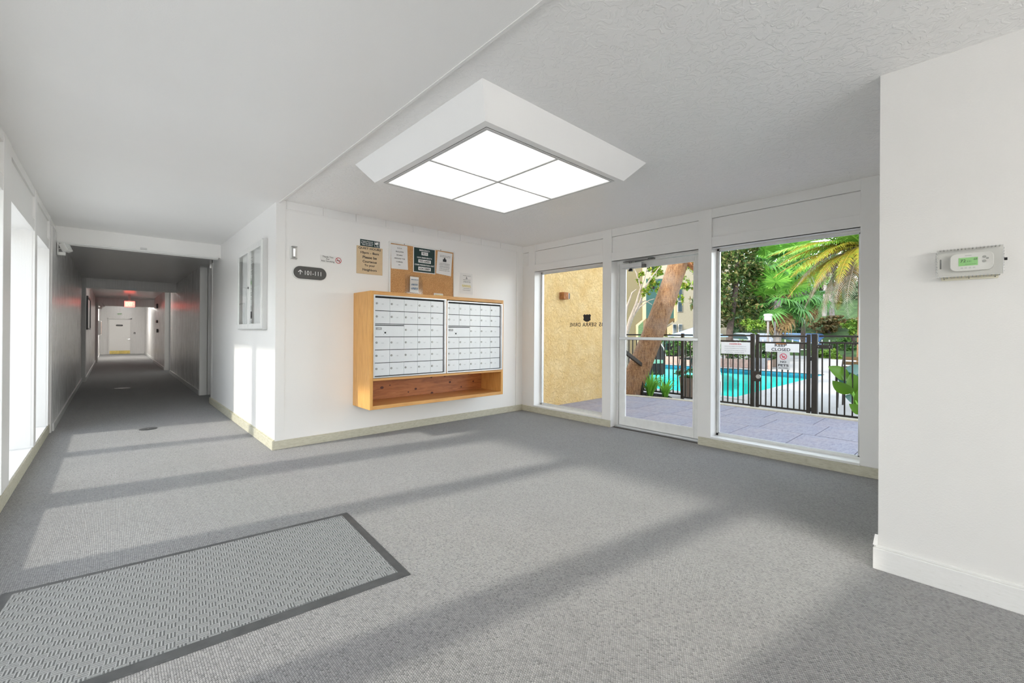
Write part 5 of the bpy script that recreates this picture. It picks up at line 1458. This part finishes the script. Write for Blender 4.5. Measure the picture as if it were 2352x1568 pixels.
def car(c0, yaw, mat, label):
    T = thing('car', label, 'car', c0, 'parked cars beyond the railing'); c0 = Vector(c0); q = Matrix.Rotation(yaw, 3, 'Z')
    def W(pts): return [c0 + q @ Vector(p) for p in pts]
    prof = [(-2.1, .35), (-2.15, .75), (-1.5, .92), (-.9, 1.38), (.7, 1.42), (1.35, .95), (2.05, .85), (2.15, .4)]
    obj('body', MB().prism(W([(x, -.85, z) for x, z in prof]), q @ Vector((0, 1.7, 0))), mat, T, .05)
    for s_ in (-.856, .856):
        obj('side_window', MB().prism(W([(x, s_, z) for x, z in ((-1.25, .95), (-.82, 1.30), (.62, 1.34), (1.05, .98))]), q @ Vector((0, .006, 0))), 'window_pane_dark', T)
        for x in (-1.35, 1.35):
            obj('wheel', MB().cyl(c0 + q @ Vector((x, s_ * .9, .33)), c0 + q @ Vector((x, s_ * 1.03, .33)), .33, 16), 'tyre', T)
    obj('windscreen', MB().prism(W([(.74, -.72, 1.38), (.74, .72, 1.38), (1.30, .72, 1.0), (1.30, -.72, 1.0)]), q @ Vector((.02, 0, .02))), 'window_pane_dark', T)


car(gnd(1838, 29.5, -.14), R(60), 'car_blue', 'blue parked car seen through the gate bars')
car(gnd(1722, 31, -.14), R(50), 'car_silver', 'silver parked car behind the left fence panel notice')

# ---- through the glass door: building, crape myrtle, grill, umbrella, table
ab = thing('apartment_building', 'beige apartment building with a projecting balcony seen through the glass door', 'building', gnd(1520, 24))


def facade(name, mat, quads, d, thick=.25):
    """wall pieces standing across the line of sight d metres away, from photo pixel rectangles"""
    for q in quads:
        p = [at(u, v, d) for u, v in q]
        n_ = Vector((vF.x, vF.y, 0)).normalized() * thick
        obj(name, MB().prism(p, n_), mat, ab)


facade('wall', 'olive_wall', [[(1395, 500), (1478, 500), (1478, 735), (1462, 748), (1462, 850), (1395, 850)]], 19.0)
facade('corner_trim', 'cream_trim', [[(1477, 500), (1484, 500), (1484, 731), (1477, 735)], [(1462, 746), (1477, 734), (1484, 731), (1466, 748), (1466, 800), (1462, 800)]], 18.9, .3)
facade('wall', 'beige_wall', [[(1484, 480), (1680, 480), (1680, 850), (1484, 850)]], 26.0)
facade('balcony_panel', 'teal_panel', [[(1484, 640), (1552, 640), (1552, 732), (1484, 732)]], 23.0, .2)
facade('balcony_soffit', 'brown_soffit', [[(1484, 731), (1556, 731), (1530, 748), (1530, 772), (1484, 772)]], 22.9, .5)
facade('balcony_trim', 'cream_trim', [[(1551, 600), (1556, 600), (1556, 735), (1551, 740)], [(1534, 752), (1545, 745), (1545, 772), (1534, 772)]], 22.8, .3)
for q in ((1557, 650, 1567, 690), (1557, 692, 1567, 716), (1559, 744, 1567, 772), (1546, 744, 1554, 772), (1490, 650, 1500, 700)):
    d = 25.95
    w = obj('window', MB().prism([at(q[0], q[1], d), at(q[2], q[1], d), at(q[2], q[3], d), at(q[0], q[3], d)], Vector((vF.x, vF.y, 0)) * .05), 'light_grey_paint', ab)
    k = .8
    obj('pane', MB().prism([at(q[0] + k, q[1] + 1, d - .03), at(q[2] - k, q[1] + 1, d - .03), at(q[2] - k, q[3] - 1, d - .03), at(q[0] + k, q[3] - 1, d - .03)], Vector((vF.x, vF.y, 0)) * .03), 'window_pane_dark', w)
dr = obj('patio_door', MB().prism([at(1524, 783, 20), at(1566, 783, 20), at(1566, 832, 20), at(1524, 832, 20)], Vector((vF.x, vF.y, 0)) * .15), 'teal_panel', ab)
obj('door_opening', MB().prism([at(1533, 788, 19.95), at(1561, 788, 19.95), at(1561, 829, 19.95), at(1533, 829, 19.95)], Vector((vF.x, vF.y, 0)) * .05), 'black_gap', dr)
# crape myrtle with bare pale stems
cb = Vector(gnd(1436, 11.0))
T = thing('crape_myrtle', 'multi stemmed small tree with pale bare stems left of the palm trunk', 'tree', cb)
dmy = 11.0
stems = [[(1436, 775), (1446, 735), (1460, 700), (1472, 660), (1462, 628), (1452, 605)], [(1438, 770), (1452, 730), (1470, 695), (1484, 655), (1500, 632), (1516, 612)], [(1430, 760), (1440, 705), (1452, 672), (1462, 664)], [(1446, 735), (1470, 705), (1490, 690), (1503, 686)], [(1462, 700), (1482, 690), (1498, 700)], [(1472, 660), (1480, 640), (1487, 610), (1492, 590)], [(1484, 655), (1497, 650), (1512, 640)]]
for i, s_ in enumerate(stems):
    pts = [at(u, v, dmy + .12 * i) for u, v in s_]
    if i in (0, 1, 2): pts = [Vector((cb.x + .1 * i, cb.y, GZ))] + pts
    obj('stem', MB().tube(pts, [max(.010, .05 * (1 - .8 * k / (len(pts) - 1)) * (1 if i < 3 else .5)) for k in range(len(pts))], 7), 'bark_twig', T)
leaf_cloud('foliage', 'leaf_crape', T, [blob(1472, 640, dmy, 10, 14), blob(1482, 672, dmy, 12, 12), blob(1500, 655, dmy + .3, 14, 20), blob(1508, 625, dmy + .5, 16, 14)], 1500, .075, 91, .5)
b0 = gnd(1597, 14)
T2 = tree('street_tree', 'leafy small tree with a dark stem right of the palm trunk', b0, [b0, tuple(at(1601, 770, 14)), tuple(at(1600, 690, 14)), tuple(at(1598, 600, 14))], [blob(1570, 650, 14, 16, 18), blob(1560, 690, 14.2, 9, 26), blob(1592, 612, 14.3, 18, 16), blob(1590, 655, 14, 14, 10), blob(1585, 585, 14.5, 26, 12)], 'leaf_crape', 1900, .09, 92, rad=.09)
b0 = gnd(1500, 30)
tree('background_tree', 'blue green tree behind the apartment balcony', b0, [b0, tuple(at(1500, 600, 21))], [blob(1505, 590, 21, 30, 28), blob(1585, 590, 24, 30, 24)], 'leaf_dark', 1500, .22, 93, group='green trees beyond the pool')
# covered grill
g0 = Vector(gnd(1505, 13.4)); T = thing('covered_grill', 'black covered barbecue grill behind the palm trunk', 'grill', g0)
kk = 13.4 / FPX
gm = MB(); gw, gh = 24 * kk, at(1500, 781, 13.4).z - GZ
ur = Vector((vR.x, vR.y, 0)).normalized(); uf = Vector((vF.x, vF.y, 0)).normalized()
prof = [(-.30, 0), (.30, 0), (.33, gh * .55), (.26, gh * .78), (.10, gh), (-.18, gh), (-.32, gh * .8), (-.34, gh * .5)]
gm.prism([g0 + ur * x + Vector((0, 0, z)) for x, z in prof], uf * .55)
obj('cover', gm, 'bbq_cover', T, .05, 2)
obj('cover_trim', MB().tube([g0 + ur * .105 + Vector((0, 0, gh)), g0 + ur * .265 + Vector((0, 0, gh * .78)), g0 + ur * .33 + Vector((0, 0, gh * .55))], .012, 6), 'light_grey_paint', T)
# blue umbrella over a dark table
q0 = Vector(gnd(1602, 15.5)); T = thing('patio_umbrella', 'pale blue patio umbrella seen through the right of the glass door', 'umbrella', q0)
zt = at(1602, 749, 15.5).z; ze = at(1602, 771, 15.5).z
m = MB(); n = 8; top = (q0.x, q0.y, zt)
rim = [(q0.x + 1.05 * math.cos(2 * PI * k / n), q0.y + 1.05 * math.sin(2 * PI * k / n), ze) for k in range(n)]
low = [(x, y, ze - .03) for x, y, _ in rim]
m.add([top] + rim + low, [(0, 1 + k, 1 + (k + 1) % n) for k in range(n)] + [(1 + k, 1 + n + k, 1 + n + (k + 1) % n, 1 + (k + 1) % n) for k in range(n)])
obj('canopy', m, 'umbrella_blue', T)
obj('pole', MB().tube([(q0.x, q0.y, GZ), (q0.x, q0.y, zt + .02)], .022, 8), 'dark_steel', T)
obj('finial', MB().lathe([(.05, 0), (.05, .03), (.015, .07)], (q0.x, q0.y, zt), 10), 'black_plastic', T)
q1 = Vector(gnd(1597, 15.2)); T = thing('patio_table', 'black patio table under the pale blue umbrella', 'table', q1)
zt = at(1597, 822, 15.2).z
obj('tabletop', MB().lathe([(.52, -.04), (.54, -.02), (.54, 0), (.001, .002)], (q1.x, q1.y, zt), 24), 'black_plastic', T)
for k in range(4):
    a_ = PI / 4 + k * PI / 2; obj('leg', MB().tube([(q1.x + .38 * math.cos(a_), q1.y + .38 * math.sin(a_), GZ), (q1.x + .34 * math.cos(a_), q1.y + .34 * math.sin(a_), zt - .03)], .02, 6), 'dark_steel', T)
for i, (u, d, yw, lab) in enumerate(((1578, 15.0, .3, 'dark metal patio chair left of the black patio table'), (1612, 16.3, 2.0, 'dark metal patio chair behind the black patio table'), (1497, 13.0, 1.2, 'patio chair with a pale green cushion below the covered grill'))):
    s0 = Vector(gnd(u, d)); T = thing('metal_chair', lab, 'chair', s0, 'metal chairs by the pool'); q = Matrix.Rotation(yw, 3, 'Z')
    def Wp(x, y, z): return s0 + q @ Vector((x, y, z))
    for x in (-.22, .22):
        obj('leg', MB().tube([Wp(x, -.22, 0), Wp(x, -.20, .44)], .013, 6), 'dark_steel', T)
        obj('leg', MB().tube([Wp(x, .24, 0), Wp(x, .20, .44), Wp(x, .28, .86)], .013, 6), 'dark_steel', T)
    obj('seat', MB().obox(Wp(0, 0, .45), q @ Vector((.24, 0, 0)), q @ Vector((0, .23, 0)), (0, 0, .015 if i < 2 else .05)), 'dark_steel' if i < 2 else 'cushion_green', T, .008)
    obj('backrest', MB().obox(Wp(0, .25, .70), q @ Vector((.21, 0, 0)), q @ Vector((0, .012, .0)), q @ Vector((0, .03, .15))), 'dark_steel' if i < 2 else 'cushion_green', T, .006)
